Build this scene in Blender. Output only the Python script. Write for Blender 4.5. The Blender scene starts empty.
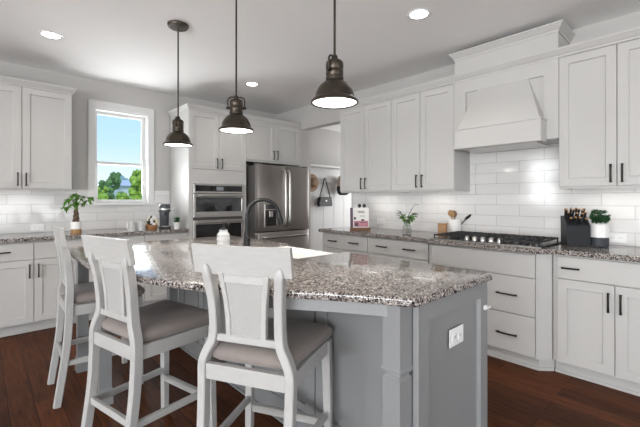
import bpy, bmesh, math, random
from mathutils import Vector, Matrix
random.seed(7)
C = bpy.context.scene.collection
SC = bpy.context.scene
PI = math.pi
R = math.radians

# ------------------------------------------------------------------ camera
cam_d = bpy.data.cameras.new('camera')
cam = bpy.data.objects.new('camera', cam_d)
C.objects.link(cam)
cam.location = (0, 0, 1.27)
cam.rotation_euler = (R(90), 0, R(-42.89))
cam_d.sensor_width = 36
cam_d.lens = 36 * 366 / 640
cam_d.shift_y = -14 / 640
cam_d.clip_start = 0.02
cam_d.clip_end = 400
SC.camera = cam

# ------------------------------------------------------------------ world
w = bpy.data.worlds.new('sky')
SC.world = w
w.use_nodes = True
nt = w.node_tree
nt.nodes.clear()
wo = nt.nodes.new('ShaderNodeOutputWorld')
bg = nt.nodes.new('ShaderNodeBackground')
tc = nt.nodes.new('ShaderNodeTexCoord')
sx = nt.nodes.new('ShaderNodeSeparateXYZ')
rp = nt.nodes.new('ShaderNodeValToRGB')
rp.color_ramp.elements[0].position = 0.0
rp.color_ramp.elements[0].color = (0.86, 0.94, 1.0, 1)
rp.color_ramp.elements[1].position = 0.42
rp.color_ramp.elements[1].color = (0.28, 0.55, 0.95, 1)
e = rp.color_ramp.elements.new(0.14)
e.color = (0.50, 0.75, 1.0, 1)
nt.links.new(tc.outputs['Generated'], sx.inputs[0])
nt.links.new(sx.outputs['Z'], rp.inputs[0])
nt.links.new(rp.outputs[0], bg.inputs[0])
nt.links.new(bg.outputs[0], wo.inputs[0])
bg.inputs[1].default_value = 1.1

# ------------------------------------------------------------------ daylight and added fill lamps
def light(name, kind, loc, rot, energy, color=(1, 1, 1), size=None, parent=None, **kw):
    d = bpy.data.lights.new(name, kind)
    d.energy = energy
    d.color = color
    if kind == 'AREA':
        d.shape = 'RECTANGLE'
        d.size, d.size_y = size
    elif size is not None:
        d.shadow_soft_size = size
    for k, v in kw.items():
        setattr(d, k, v)
    o = bpy.data.objects.new(name, d)
    C.objects.link(o)
    o.location = loc
    o.rotation_euler = rot
    if parent:
        o.parent = parent
    return o

DAY = (0.97, 0.985, 1.0)
FILL_COL = (0.96, 0.985, 1.0)  # tint of the added upward fill lamps
light('daylight_rear_window', 'AREA', (-0.9, -6.58, 1.4), (R(90), 0, 0), 12, DAY, (6.6, 2.2))
light('rear_ceiling_fill', 'AREA', (-0.9, -6.60, 0.9), (R(150), 0, 0), 175, FILL_COL, (6.6, 1.4))  # added fill lamp at the rear opening, tilted up to lift the ceiling
light('daylight_left_window', 'AREA', (-5.58, 3.63, 1.83), (R(90), 0, R(-90)), 45, DAY, (0.9, 1.45))
light('daylight_side_window', 'AREA', (-5.58, -1.6, 1.4), (R(90), 0, R(-90)), 135, DAY, (5.6, 2.2))
light('side_ceiling_fill', 'AREA', (-5.60, -1.6, 0.9), (R(148), 0, R(-90)), 545, FILL_COL, (5.6, 1.4))  # added fill outside the side window, aimed up to brighten the ceiling
light('kitchen_ceiling_fill', 'AREA', (1.295, 5.30, 1.55), (R(-138), 0, 0), 34, FILL_COL, (0.6, 0.6))  # extra lamp added behind the kitchen window to brighten the far ceiling
light('hall_fill', 'AREA', (6.85, 4.1, 1.5), (R(90), 0, R(90)), 48, DAY, (1.6, 1.8))  # added fill for the dim nook; the hall wall has no opening here
sun = light('sun', 'SUN', (10, 30, 30), (R(38), 0, R(-25)), 2.0, (1, 0.96, 0.9), angle=R(1))

SC.view_settings.view_transform = 'Standard'
SC.view_settings.look = 'None'
SC.view_settings.gamma = 1
SC.view_settings.use_curve_mapping = False
SC.view_settings.exposure = 0.14

# ------------------------------------------------------------------ materials
def lin(c):
    return tuple((x / 12.92 if x <= 0.04045 else ((x + 0.055) / 1.055) ** 2.4) for x in [v / 255 for v in c])

def newmat(name):
    m = bpy.data.materials.new(name)
    m.use_nodes = True
    n = m.node_tree
    b = n.nodes['Principled BSDF']
    return m, n, b

def N(n, kind, **kw):
    x = n.nodes.new(kind)
    for k, v in kw.items():
        setattr(x, k, v)
    return x

def mat(name, col, rough=0.5, metal=0.0, vary=0.04, scale=6.0, bump=0.0, bscale=200.0, stretch=None, **inp):
    """principled with a faint procedural variation of the colour"""
    m, n, b = newmat(name)
    t = N(n, 'ShaderNodeTexCoord')
    mp = N(n, 'ShaderNodeMapping')
    n.links.new(t.outputs['Object'], mp.inputs[0])
    if stretch:
        mp.inputs['Scale'].default_value = stretch
    nz = N(n, 'ShaderNodeTexNoise')
    nz.inputs['Scale'].default_value = scale
    nz.inputs['Detail'].default_value = 4
    n.links.new(mp.outputs[0], nz.inputs['Vector'])
    mx = N(n, 'ShaderNodeMixRGB')
    mx.inputs[1].default_value = tuple(max(0, c * (1 - vary)) for c in col) + (1,)
    mx.inputs[2].default_value = tuple(min(1, c * (1 + vary)) for c in col) + (1,)
    n.links.new(nz.outputs['Fac'], mx.inputs[0])
    n.links.new(mx.outputs[0], b.inputs['Base Color'])
    b.inputs['Roughness'].default_value = rough
    b.inputs['Metallic'].default_value = metal
    if bump:
        bz = N(n, 'ShaderNodeTexNoise')
        bz.inputs['Scale'].default_value = bscale
        n.links.new(mp.outputs[0], bz.inputs['Vector'])
        bp = N(n, 'ShaderNodeBump')
        bp.inputs['Strength'].default_value = bump
        bp.inputs['Distance'].default_value = 0.002
        n.links.new(bz.outputs['Fac'], bp.inputs['Height'])
        n.links.new(bp.outputs[0], b.inputs['Normal'])
    for k, v in inp.items():
        b.inputs[k.replace('_', ' ')].default_value = v
    return m

def emit(name, col, strength):
    m, n, b = newmat(name)
    b.inputs['Base Color'].default_value = col + (1,)
    b.inputs['Emission Color'].default_value = col + (1,)
    b.inputs['Emission Strength'].default_value = strength
    return m

M = {}
M['white'] = mat('cabinet_white_paint', (0.515, 0.504, 0.488), 0.42, vary=0.015)
M['trim'] = mat('trim_white_paint', (0.70, 0.70, 0.69), 0.4, vary=0.015)
M['grey'] = mat('island_grey_paint', (0.252, 0.256, 0.258), 0.45, vary=0.02)
M['wall'] = mat('wall_grey_paint', (0.49, 0.476, 0.46), 0.8, vary=0.02, bump=0.05)
M['ceil'] = mat('ceiling_white_paint', (0.90, 0.89, 0.88), 0.9, vary=0.01)
M['bronze'] = mat('dark_bronze', (0.032, 0.027, 0.023), 0.38, 0.7, vary=0.2)
M['pend'] = mat('aged_pewter_bronze', (0.062, 0.050, 0.039), 0.34, 0.75, vary=0.25, scale=20)
M['steel'] = mat('stainless_steel', (0.50, 0.485, 0.47), 0.28, 1.0, vary=0.05, stretch=(1, 1, 60))
M['fsteel'] = mat('dark_stainless_steel', (0.36, 0.33, 0.312), 0.32, 0.88, vary=0.06, stretch=(60, 60, 1))
M['fside'] = mat('fridge_side_grey', (0.10, 0.095, 0.09), 0.5, 0.3)
M['blk'] = mat('black_enamel', (0.012, 0.012, 0.013), 0.25)
M['iron'] = mat('cast_iron', (0.014, 0.014, 0.015), 0.55, bump=0.2)
M['bglass'] = mat('black_glass', (0.012, 0.012, 0.013), 0.06)
M['mblack'] = mat('matte_black_metal', (0.016, 0.016, 0.017), 0.35, 0.5)
M['ceramic'] = mat('white_ceramic', (0.80, 0.79, 0.77), 0.2)
M['sink'] = mat('white_fireclay', (0.84, 0.84, 0.83), 0.15)
M['plastic'] = mat('white_plastic', (0.82, 0.82, 0.81), 0.35)
M['slot'] = mat('dark_slot', (0.08, 0.08, 0.08), 0.6)
M['woodt'] = mat('light_wood', (0.36, 0.20, 0.085), 0.5, vary=0.25, stretch=(3, 3, 30))
M['woodd'] = mat('walnut_wood', (0.17, 0.085, 0.04), 0.5, vary=0.3, stretch=(20, 3, 3))
M['knife'] = mat('black_wood_block', (0.016, 0.017, 0.020), 0.5, Specular_IOR_Level=0.25)
M['khandle'] = mat('knife_handle_black', (0.015, 0.015, 0.017), 0.35)
M['leaf'] = mat('green_leaf', (0.075, 0.20, 0.022), 0.45, vary=0.45, scale=30)
M['leafd'] = mat('dark_green_leaf', (0.045, 0.14, 0.055), 0.5, vary=0.45, scale=40)
M['leafb'] = mat('dried_dark_leaf', (0.03, 0.028, 0.03), 0.6)
M['trunk'] = mat('plant_trunk', (0.13, 0.085, 0.055), 0.8, vary=0.3, scale=60)
M['soil'] = mat('potting_soil', (0.03, 0.02, 0.014), 0.95, bump=0.8, bscale=90)
M['gpot'] = mat('slate_grey_glaze', (0.045, 0.05, 0.06), 0.5, Specular_IOR_Level=0.25)
M['cream'] = mat('cream_foil', (0.72, 0.64, 0.45), 0.35)
M['gold'] = mat('gold_foil', (0.62, 0.36, 0.10), 0.3, 0.6)
M['cdark'] = mat('coffee_machine_grey', (0.075, 0.08, 0.088), 0.35, 0.3)
M['leather'] = mat('black_leather', (0.014, 0.013, 0.013), 0.45, bump=0.3)
M['straw'] = mat('tan_straw', (0.30, 0.20, 0.13), 0.85, vary=0.25, scale=60, bump=0.6)
M['felt'] = mat('beige_felt', (0.45, 0.36, 0.29), 0.9)
M['band'] = mat('black_hat_band', (0.02, 0.018, 0.018), 0.8)
M['paper'] = mat('book_paper', (0.80, 0.78, 0.76), 0.7)
M['ink'] = mat('pink_print', (0.50, 0.22, 0.27), 0.7, vary=0.6, scale=90)
M['inkd'] = mat('dark_print', (0.10, 0.07, 0.09), 0.7, vary=0.6, scale=90)
M['shoe'] = mat('bar_rubber', (0.03, 0.03, 0.03), 0.8)
M['grass'] = mat('lawn_green', (0.10, 0.20, 0.04), 0.95, vary=0.4, scale=0.4)
M['tree1'] = mat('tree_leaf_green', (0.27, 0.42, 0.06), 0.9, vary=0.55, scale=1.6)
M['tree2'] = mat('tree_leaf_dark', (0.11, 0.22, 0.07), 0.9, vary=0.55, scale=1.6)
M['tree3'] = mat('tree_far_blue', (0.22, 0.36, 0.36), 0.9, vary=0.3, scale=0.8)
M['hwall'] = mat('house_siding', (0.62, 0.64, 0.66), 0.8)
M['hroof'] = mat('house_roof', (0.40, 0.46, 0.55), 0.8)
M['bulb'] = emit('lit_diffuser', (1.0, 0.97, 0.92), 5.0)
M['led'] = emit('lit_led_lens', (1.0, 0.97, 0.93), 9.0)
M['ucl'] = emit('lit_led_bar', (1.0, 0.97, 0.93), 6.0)
M['disp'] = mat('display_glass', (0.20, 0.21, 0.22), 0.15)

def glass_mat():
    m, n, b = newmat('window_glass')
    out = n.nodes['Material Output']
    n.nodes.remove(b)
    tr = N(n, 'ShaderNodeBsdfTransparent')
    gl = N(n, 'ShaderNodeBsdfGlossy')
    gl.inputs['Roughness'].default_value = 0.02
    lw = N(n, 'ShaderNodeLayerWeight')
    lw.inputs[0].default_value = 0.25
    mx = N(n, 'ShaderNodeMixShader')
    ma = N(n, 'ShaderNodeMath', operation='MULTIPLY')
    ma.inputs[1].default_value = 0.5
    n.links.new(lw.outputs['Fresnel'], ma.inputs[0])
    n.links.new(ma.outputs[0], mx.inputs[0])
    n.links.new(tr.outputs[0], mx.inputs[1])
    n.links.new(gl.outputs[0], mx.inputs[2])
    n.links.new(mx.outputs[0], out.inputs[0])
    return m
M['glass'] = glass_mat()
M['jarglass'] = mat('clear_jar_glass', (0.9, 0.92, 0.92), 0.05, Transmission_Weight=0.85, IOR=1.3)

M['fglass'] = mat('frosted_facet_glass', (0.88, 0.89, 0.89), 0.12, Transmission_Weight=0.45, IOR=1.3)

def granite():
    m, n, b = newmat('speckled_granite')
    t = N(n, 'ShaderNodeTexCoord')
    nz = N(n, 'ShaderNodeTexNoise')
    nz.inputs['Scale'].default_value = 60
    ad = N(n, 'ShaderNodeMixRGB', blend_type='ADD')
    ad.inputs[0].default_value = 0.012
    n.links.new(t.outputs['Object'], nz.inputs['Vector'])
    n.links.new(t.outputs['Object'], ad.inputs[1])
    n.links.new(nz.outputs['Color'], ad.inputs[2])
    def vor(scale, stops):
        v = N(n, 'ShaderNodeTexVoronoi')
        v.inputs['Scale'].default_value = scale
        n.links.new(ad.outputs[0], v.inputs['Vector'])
        s = N(n, 'ShaderNodeSeparateColor')
        n.links.new(v.outputs['Color'], s.inputs[0])
        r = N(n, 'ShaderNodeValToRGB')
        r.color_ramp.interpolation = 'CONSTANT'
        el = r.color_ramp.elements
        el[0].position, el[0].color = 0.0, stops[0][1] + (1,)
        el[1].position, el[1].color = stops[1][0], stops[1][1] + (1,)
        for p, c in stops[2:]:
            x = el.new(p)
            x.color = c + (1,)
        n.links.new(s.outputs[0], r.inputs[0])
        return r, s
    st = [(0, (0.014, 0.013, 0.014)), (0.24, (0.075, 0.064, 0.060)), (0.38, (0.18, 0.145, 0.125)),
          (0.52, (0.29, 0.26, 0.24)), (0.74, (0.40, 0.365, 0.34)), (0.93, (0.55, 0.53, 0.51))]
    r1, s1 = vor(200, st)
    r2, s2 = vor(130, st)
    gt = N(n, 'ShaderNodeMath', operation='GREATER_THAN')
    gt.inputs[1].default_value = 0.7
    n.links.new(s2.outputs[1], gt.inputs[0])
    mx = N(n, 'ShaderNodeMixRGB')
    n.links.new(gt.outputs[0], mx.inputs[0])
    n.links.new(r1.outputs[0], mx.inputs[1])
    n.links.new(r2.outputs[0], mx.inputs[2])
    n.links.new(mx.outputs[0], b.inputs['Base Color'])
    b.inputs['Roughness'].default_value = 0.12
    return m
M['granite'] = granite()

def floor_mat():
    m, n, b = newmat('dark_hardwood_planks')
    t = N(n, 'ShaderNodeTexCoord')
    sp = N(n, 'ShaderNodeSeparateXYZ')
    cb = N(n, 'ShaderNodeCombineXYZ')
    n.links.new(t.outputs['Object'], sp.inputs[0])
    n.links.new(sp.outputs['Y'], cb.inputs['X'])
    n.links.new(sp.outputs['X'], cb.inputs['Y'])
    br = N(n, 'ShaderNodeTexBrick')
    br.offset = 0.37
    br.inputs['Scale'].default_value = 1
    br.inputs['Brick Width'].default_value = 1.1
    br.inputs['Row Height'].default_value = 0.125
    br.inputs['Mortar Size'].default_value = 0.0022
    br.inputs['Mortar Smooth'].default_value = 0.3
    br.inputs['Bias'].default_value = 0.0
    br.inputs['Color1'].default_value = (0.055, 0.021, 0.010, 1)
    br.inputs['Color2'].default_value = (0.118, 0.041, 0.0165, 1)
    br.inputs['Mortar'].default_value = (0.008, 0.004, 0.003, 1)
    n.links.new(cb.outputs[0], br.inputs['Vector'])
    mp = N(n, 'ShaderNodeMapping')
    mp.inputs['Scale'].default_value = (14, 1.4, 1)
    n.links.new(t.outputs['Object'], mp.inputs[0])
    nz = N(n, 'ShaderNodeTexNoise')
    nz.inputs['Scale'].default_value = 3
    nz.inputs['Detail'].default_value = 8
    nz.inputs['Roughness'].default_value = 0.65
    n.links.new(mp.outputs[0], nz.inputs['Vector'])
    rr = N(n, 'ShaderNodeValToRGB')
    rr.color_ramp.elements[0].position = 0.28
    rr.color_ramp.elements[0].color = (0.45, 0.42, 0.40, 1)
    rr.color_ramp.elements[1].position = 0.75
    rr.color_ramp.elements[1].color = (1.65, 1.5, 1.4, 1)
    n.links.new(nz.outputs['Fac'], rr.inputs[0])
    mu = N(n, 'ShaderNodeMixRGB', blend_type='MULTIPLY')
    mu.inputs[0].default_value = 1
    n.links.new(br.outputs['Color'], mu.inputs[1])
    n.links.new(rr.outputs[0], mu.inputs[2])
    n.links.new(mu.outputs[0], b.inputs['Base Color'])
    b.inputs['Roughness'].default_value = 0.42
    b.inputs['Specular IOR Level'].default_value = 0.07
    bp = N(n, 'ShaderNodeBump')
    bp.inputs['Strength'].default_value = 0.25
    bp.inputs['Distance'].default_value = 0.004
    ma = N(n, 'ShaderNodeMath', operation='SUBTRACT')
    n.links.new(nz.outputs['Fac'], ma.inputs[0])
    n.links.new(br.outputs['Fac'], ma.inputs[1])
    n.links.new(ma.outputs[0], bp.inputs['Height'])
    n.links.new(bp.outputs[0], b.inputs['Normal'])
    return m
M['floor'] = floor_mat()

def tile_mat(name, axis):
    m, n, b = newmat(name)
    t = N(n, 'ShaderNodeTexCoord')
    sp = N(n, 'ShaderNodeSeparateXYZ')
    cb = N(n, 'ShaderNodeCombineXYZ')
    n.links.new(t.outputs['Object'], sp.inputs[0])
    n.links.new(sp.outputs[axis], cb.inputs['X'])
    n.links.new(sp.outputs['Z'], cb.inputs['Y'])
    br = N(n, 'ShaderNodeTexBrick')
    br.offset = 0.5
    br.inputs['Scale'].default_value = 1
    br.inputs['Brick Width'].default_value = 0.406
    br.inputs['Row Height'].default_value = 0.1016
    br.inputs['Mortar Size'].default_value = 0.0018
    br.inputs['Mortar Smooth'].default_value = 0.2
    br.inputs['Color1'].default_value = (0.67, 0.66, 0.65, 1)
    br.inputs['Color2'].default_value = (0.73, 0.72, 0.71, 1)
    br.inputs['Mortar'].default_value = (0.42, 0.415, 0.41, 1)
    n.links.new(cb.outputs[0], br.inputs['Vector'])
    n.links.new(br.outputs['Color'], b.inputs['Base Color'])
    b.inputs['Roughness'].default_value = 0.09
    b.inputs['Specular IOR Level'].default_value = 0.6
    nz = N(n, 'ShaderNodeTexNoise')
    nz.inputs['Scale'].default_value = 7
    nz.inputs['Detail'].default_value = 1
    n.links.new(t.outputs['Object'], nz.inputs['Vector'])
    ma = N(n, 'ShaderNodeMath', operation='MULTIPLY')
    ma.inputs[1].default_value = 0.6
    n.links.new(nz.outputs['Fac'], ma.inputs[0])
    sb = N(n, 'ShaderNodeMath', operation='SUBTRACT')
    n.links.new(ma.outputs[0], sb.inputs[0])
    n.links.new(br.outputs['Fac'], sb.inputs[1])
    bp = N(n, 'ShaderNodeBump')
    bp.inputs['Strength'].default_value = 0.5
    bp.inputs['Distance'].default_value = 0.003
    n.links.new(sb.outputs[0], bp.inputs['Height'])
    n.links.new(bp.outputs[0], b.inputs['Normal'])
    return m
M['tileX'] = tile_mat('white_subway_tile_back', 'X')
M['tileY'] = tile_mat('white_subway_tile_side', 'Y')

def stool_mat():
    m = mat('whitewashed_wood', (0.455, 0.448, 0.435), 0.5, vary=0.10, scale=10, stretch=(8, 8, 1.5), bump=0.06, bscale=60)
    return m
M['stool'] = stool_mat()
M['stoolh'] = mat('whitewashed_wood_rail', (0.455, 0.448, 0.435), 0.5, vary=0.10, scale=10, stretch=(8, 1.5, 8), bump=0.06, bscale=60)

def weave():
    m, n, b = newmat('woven_panel_white')
    t = N(n, 'ShaderNodeTexCoord')
    b.inputs['Roughness'].default_value = 0.6
    hs = []
    for a in (45, -45):
        mp = N(n, 'ShaderNodeMapping')
        mp.inputs['Rotation'].default_value = (R(a), 0, 0)
        n.links.new(t.outputs['Object'], mp.inputs[0])
        wv = N(n, 'ShaderNodeTexWave', bands_direction='Y')
        wv.inputs['Scale'].default_value = 32
        n.links.new(mp.outputs[0], wv.inputs['Vector'])
        hs.append(wv)
    mx = N(n, 'ShaderNodeMath', operation='MULTIPLY')
    n.links.new(hs[0].outputs['Fac'], mx.inputs[0])
    n.links.new(hs[1].outputs['Fac'], mx.inputs[1])
    cr = N(n, 'ShaderNodeMixRGB')
    cr.inputs[1].default_value = (0.40, 0.394, 0.382, 1)
    cr.inputs[2].default_value = (0.475, 0.468, 0.455, 1)
    n.links.new(mx.outputs[0], cr.inputs[0])
    n.links.new(cr.outputs[0], b.inputs['Base Color'])
    bp = N(n, 'ShaderNodeBump')
    bp.inputs['Strength'].default_value = 0.6
    bp.inputs['Distance'].default_value = 0.003
    n.links.new(mx.outputs[0], bp.inputs['Height'])
    n.links.new(bp.outputs[0], b.inputs['Normal'])
    return m
M['weave'] = weave()
M['cushion'] = mat('greige_seat_fabric', (0.255, 0.218, 0.20), 0.9, vary=0.10, scale=25, bump=0.35, bscale=500, Sheen_Weight=0.2)

# ------------------------------------------------------------------ mesh helpers
class MB:
    def __init__(s):
        s.bm = bmesh.new()

    def box(s, x0, y0, z0, x1, y1, z1, bev=0.0, seg=1, rot=None, about=None):
        xs, ys, zs = sorted((x0, x1)), sorted((y0, y1)), sorted((z0, z1))
        v = [s.bm.verts.new((x, y, z)) for x in xs for y in ys for z in zs]
        f = [(0, 1, 3, 2), (4, 6, 7, 5), (0, 4, 5, 1), (2, 3, 7, 6), (0, 2, 6, 4), (1, 5, 7, 3)]
        fs = [s.bm.faces.new([v[i] for i in q]) for q in f]
        geo = v
        if bev:
            ed = list({e for q in fs for e in q.edges})
            r = bmesh.ops.bevel(s.bm, geom=ed, offset=bev, segments=seg, affect='EDGES', profile=0.5)
            geo = list({x for q in r['faces'] for x in q.verts} | {x for x in v if x.is_valid})
            ex = set()
            for x in list(geo):
                for q in x.link_faces:
                    ex.update(q.verts)
            geo = list(ex)
        if rot is not None:
            bmesh.ops.rotate(s.bm, verts=geo, cent=Vector(about or (0, 0, 0)), matrix=rot)
        return s

    def poly(s, pts, z0, z1, bev=0.0, seg=2):
        """extrude an outline in x, y from z0 to z1"""
        a = [s.bm.verts.new((p[0], p[1], z0)) for p in pts]
        b = [s.bm.verts.new((p[0], p[1], z1)) for p in pts]
        n = len(pts)
        fs = [s.bm.faces.new(list(reversed(a))), s.bm.faces.new(b)]
        for i in range(n):
            fs.append(s.bm.faces.new((a[i], a[(i + 1) % n], b[(i + 1) % n], b[i])))
        bmesh.ops.recalc_face_normals(s.bm, faces=fs)
        if bev:
            ed = [e for e in fs[1].edges] + [e for e in fs[0].edges]
            bmesh.ops.bevel(s.bm, geom=ed, offset=bev, segments=seg, affect='EDGES', profile=0.5)
        return s

    def prism(s, pts, axis, c0, c1):
        """outline given in the two other axes, extruded along axis"""
        def mk(p, c):
            return {'x': (c, p[0], p[1]), 'y': (p[0], c, p[1]), 'z': (p[0], p[1], c)}[axis]
        a = [s.bm.verts.new(mk(p, c0)) for p in pts]
        b = [s.bm.verts.new(mk(p, c1)) for p in pts]
        n = len(pts)
        fs = [s.bm.faces.new(list(reversed(a))), s.bm.faces.new(b)]
        for i in range(n):
            fs.append(s.bm.faces.new((a[i], a[(i + 1) % n], b[(i + 1) % n], b[i])))
        bmesh.ops.recalc_face_normals(s.bm, faces=fs)
        return s

    def rings(s, rings, cap=True, close=True):
        vs = [[s.bm.verts.new(p) for p in r] for r in rings]
        fs = []
        n = len(vs[0])
        for a, b in zip(vs, vs[1:]):
            for i in range(n if close else n - 1):
                j = (i + 1) % n
                fs.append(s.bm.faces.new((a[i], a[j], b[j], b[i])))
        if cap and close:
            fs.append(s.bm.faces.new(list(reversed(vs[0]))))
            fs.append(s.bm.faces.new(vs[-1]))
        bmesh.ops.recalc_face_normals(s.bm, faces=fs)
        return s

    def lathe(s, prof, c=(0, 0, 0), n=32, cap=True, axis='z'):
        rs = []
        for r, z in prof:
            ring = []
            for k in range(n):
                a = 2 * PI * k / n
                p = (max(r, 1e-4) * math.cos(a), max(r, 1e-4) * math.sin(a), z)
                if axis == 'y':
                    p = (p[0], p[2], p[1])
                elif axis == 'x':
                    p = (p[2], p[0], p[1])
                ring.append((c[0] + p[0], c[1] + p[1], c[2] + p[2]))
            rs.append(ring)
        return s.rings(rs, cap)

    def tube(s, pts, r, n=10, cap=True):
        pts = [Vector(p) for p in pts]
        rr = r if isinstance(r, (list, tuple)) else [r] * len(pts)
        up = None
        rs = []
        for i, p in enumerate(pts):
            d = (pts[min(i + 1, len(pts) - 1)] - pts[max(i - 1, 0)]).normalized()
            if up is None:
                up = d.orthogonal().normalized()
            u = (up - d * up.dot(d))
            u = u.normalized() if u.length > 1e-6 else d.orthogonal().normalized()
            up = u
            v = d.cross(u)
            rs.append([tuple(p + (u * math.cos(2 * PI * k / n) + v * math.sin(2 * PI * k / n)) * rr[i]) for k in range(n)])
        return s.rings(rs, cap)

    def bar(s, pts, wy, wx, ch=0.004):
        """rectangular bar with chamfered corners following a path; wy is the width along local y, wx across"""
        pts = [Vector(p) for p in pts]
        ys = wy if isinstance(wy, (list, tuple)) else [wy] * len(pts)
        xs = wx if isinstance(wx, (list, tuple)) else [wx] * len(pts)
        rs = []
        for i, p in enumerate(pts):
            d = (pts[min(i + 1, len(pts) - 1)] - pts[max(i - 1, 0)]).normalized()
            a = Vector((0, 1, 0))
            a = (a - d * a.dot(d)).normalized()
            b = a.cross(d).normalized()
            h, k = ys[i] / 2, xs[i] / 2
            o = [(h - ch, k), (h, k - ch), (h, -k + ch), (h - ch, -k), (-h + ch, -k), (-h, -k + ch), (-h, k - ch), (-h + ch, k)]
            rs.append([tuple(p + a * q[0] + b * q[1]) for q in o])
        return s.rings(rs)

    def sphere(s, c, r, sc=(1, 1, 1), sub=2):
        m = Matrix.Translation(c) @ Matrix.Diagonal((r * sc[0], r * sc[1], r * sc[2], 1))
        bmesh.ops.create_icosphere(s.bm, subdivisions=sub, radius=1, matrix=m)
        return s

    def leaf(s, base, d, length, width, droop=0.3, up=(0, 0, 1), n=5):
        """one folded, drooping leaf"""
        d = Vector(d).normalized()
        up = Vector(up)
        side = d.cross(up)
        side = side.normalized() if side.length > 1e-4 else Vector((1, 0, 0))
        nrm = side.cross(d)
        L, Mi, Rr = [], [], []
        for i in range(n + 1):
            t = i / n
            p = Vector(base) + d * length * t - Vector((0, 0, 1)) * droop * length * t * t
            wdt = width * math.sin(PI * min(1, max(0.0, t ** 0.8))) * 0.5
            if i in (0, n):
                wdt = width * 0.03
            Mi.append(s.bm.verts.new(p))
            L.append(s.bm.verts.new(p + side * wdt + nrm * wdt * 0.35))
            Rr.append(s.bm.verts.new(p - side * wdt + nrm * wdt * 0.35))
        for i in range(n):
            s.bm.faces.new((L[i], Mi[i], Mi[i + 1], L[i + 1]))
            s.bm.faces.new((Mi[i], Rr[i], Rr[i + 1], Mi[i + 1]))
        return s

    def build(s, name, m, parent=None, smooth=False, loc=None, rot=None):
        me = bpy.data.meshes.new(name)
        bmesh.ops.remove_doubles(s.bm, verts=s.bm.verts, dist=1e-6)
        s.bm.to_mesh(me)
        s.bm.free()
        me.materials.append(M[m] if isinstance(m, str) else m)
        if smooth:
            ang = R(38) if smooth is True else R(smooth)
            me.polygons.foreach_set('use_smooth', [True] * len(me.polygons))
            me.set_sharp_from_angle(angle=ang)
        o = bpy.data.objects.new(name, me)
        C.objects.link(o)
        if parent:
            o.parent = parent
        if loc:
            o.location = loc
        if rot:
            o.rotation_euler = rot
        return o

def tag(o, label, cat, group=None, kind=None):
    o['label'] = label
    o['category'] = cat
    if group:
        o['group'] = group
    if kind:
        o['kind'] = kind
    return o

def thing(name, label, cat, loc=(0, 0, 0), rz=0.0, group=None):
    o = bpy.data.objects.new(name, None)
    o.empty_display_size = 0.05
    C.objects.link(o)
    o.location = loc
    o.rotation_euler = (0, 0, rz)
    return tag(o, label, cat, group)

def struct(name, mb, m, label=None, cat=None, parent=None, smooth=False):
    o = mb.build(name, m, parent, smooth)
    if parent is None:
        o['kind'] = 'structure'
    return o

def copy_tree(o, parent=None):
    c = o.copy()
    C.objects.link(c)
    if parent:
        c.parent = parent
    for ch in list(o.children):
        copy_tree(ch, c)
    return c

def smooth_path(pts, n=6):
    """Catmull-Rom through the points"""
    P = [Vector(p) for p in pts]
    P = [P[0] * 2 - P[1]] + P + [P[-1] * 2 - P[-2]]
    out = []
    for i in range(1, len(P) - 2):
        a, b, c, d = P[i - 1:i + 3]
        for k in range(n):
            t = k / n
            out.append(0.5 * ((2 * b) + (c - a) * t + (2 * a - 5 * b + 4 * c - d) * t * t + (3 * b - a - 3 * c + d) * t ** 3))
    out.append(P[-2])
    return out

# ------------------------------------------------------------------ room constants
CEIL = 2.69
YB = 4.99       # back wall
XR = 3.64       # hood wall
XL = -5.5
YF = -6.5
YE = 3.30       # end of hood wall
YN = 5.34       # back of the nook

# ------------------------------------------------------------------ structure
struct('floor', MB().box(XL - 0.2, YF - 0.2, -0.1, 7.2, YN + 0.2, 0), 'floor')
struct('ceiling', MB().box(XL - 0.2, YF - 0.2, CEIL, 7.2, YN + 0.2, CEIL + 0.15), 'ceil')
# back wall with the window opening
WX0, WX1, WZ0, WZ1 = 0.985, 1.605, 1.215, 2.36
mb = MB()
mb.box(XL, YB, 0, WX0, YB + 0.2, CEIL).box(WX1, YB, 0, 4.40, YB + 0.2, CEIL)
mb.box(WX0, YB, 0, WX1, YB + 0.2, WZ0).box(WX0, YB, WZ1, WX1, YB + 0.2, CEIL)
struct('wall_back', mb, 'wall')
struct('wall_right', MB().box(XR, YF, 0, XR + 0.13, YE, CEIL), 'wall')
mb = MB().box(XR, YE, 2.352, XR + 0.13, 4.36, CEIL).box(XR, 4.36, 2.46, XR + 0.13, YB, CEIL)
struct('wall_header', mb, 'wall')
mb = MB()
for y0, y1, z0, z1 in [(YF, -4.4, 0, CEIL), (-4.4, 1.2, 0, 0.3), (-4.4, 1.2, 2.5, CEIL), (1.2, 3.2, 0, CEIL),
                       (3.2, 4.06, 0, 1.12), (3.2, 4.06, 2.56, CEIL), (4.06, YB + .2, 0, CEIL)]:
    mb.box(XL - 0.15, y0, z0, XL, y1, z1)
struct('wall_left', mb, 'wall')
mb = MB()
for x0, x1, z0, z1 in [(XL, -4.2, 0, CEIL), (-4.2, 2.4, 0, 0.3), (-4.2, 2.4, 2.5, CEIL), (2.4, XR, 0, CEIL)]:
    mb.box(x0, YF - 0.15, z0, x1, YF, z1)
struct('wall_front', mb, 'wall')
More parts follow.
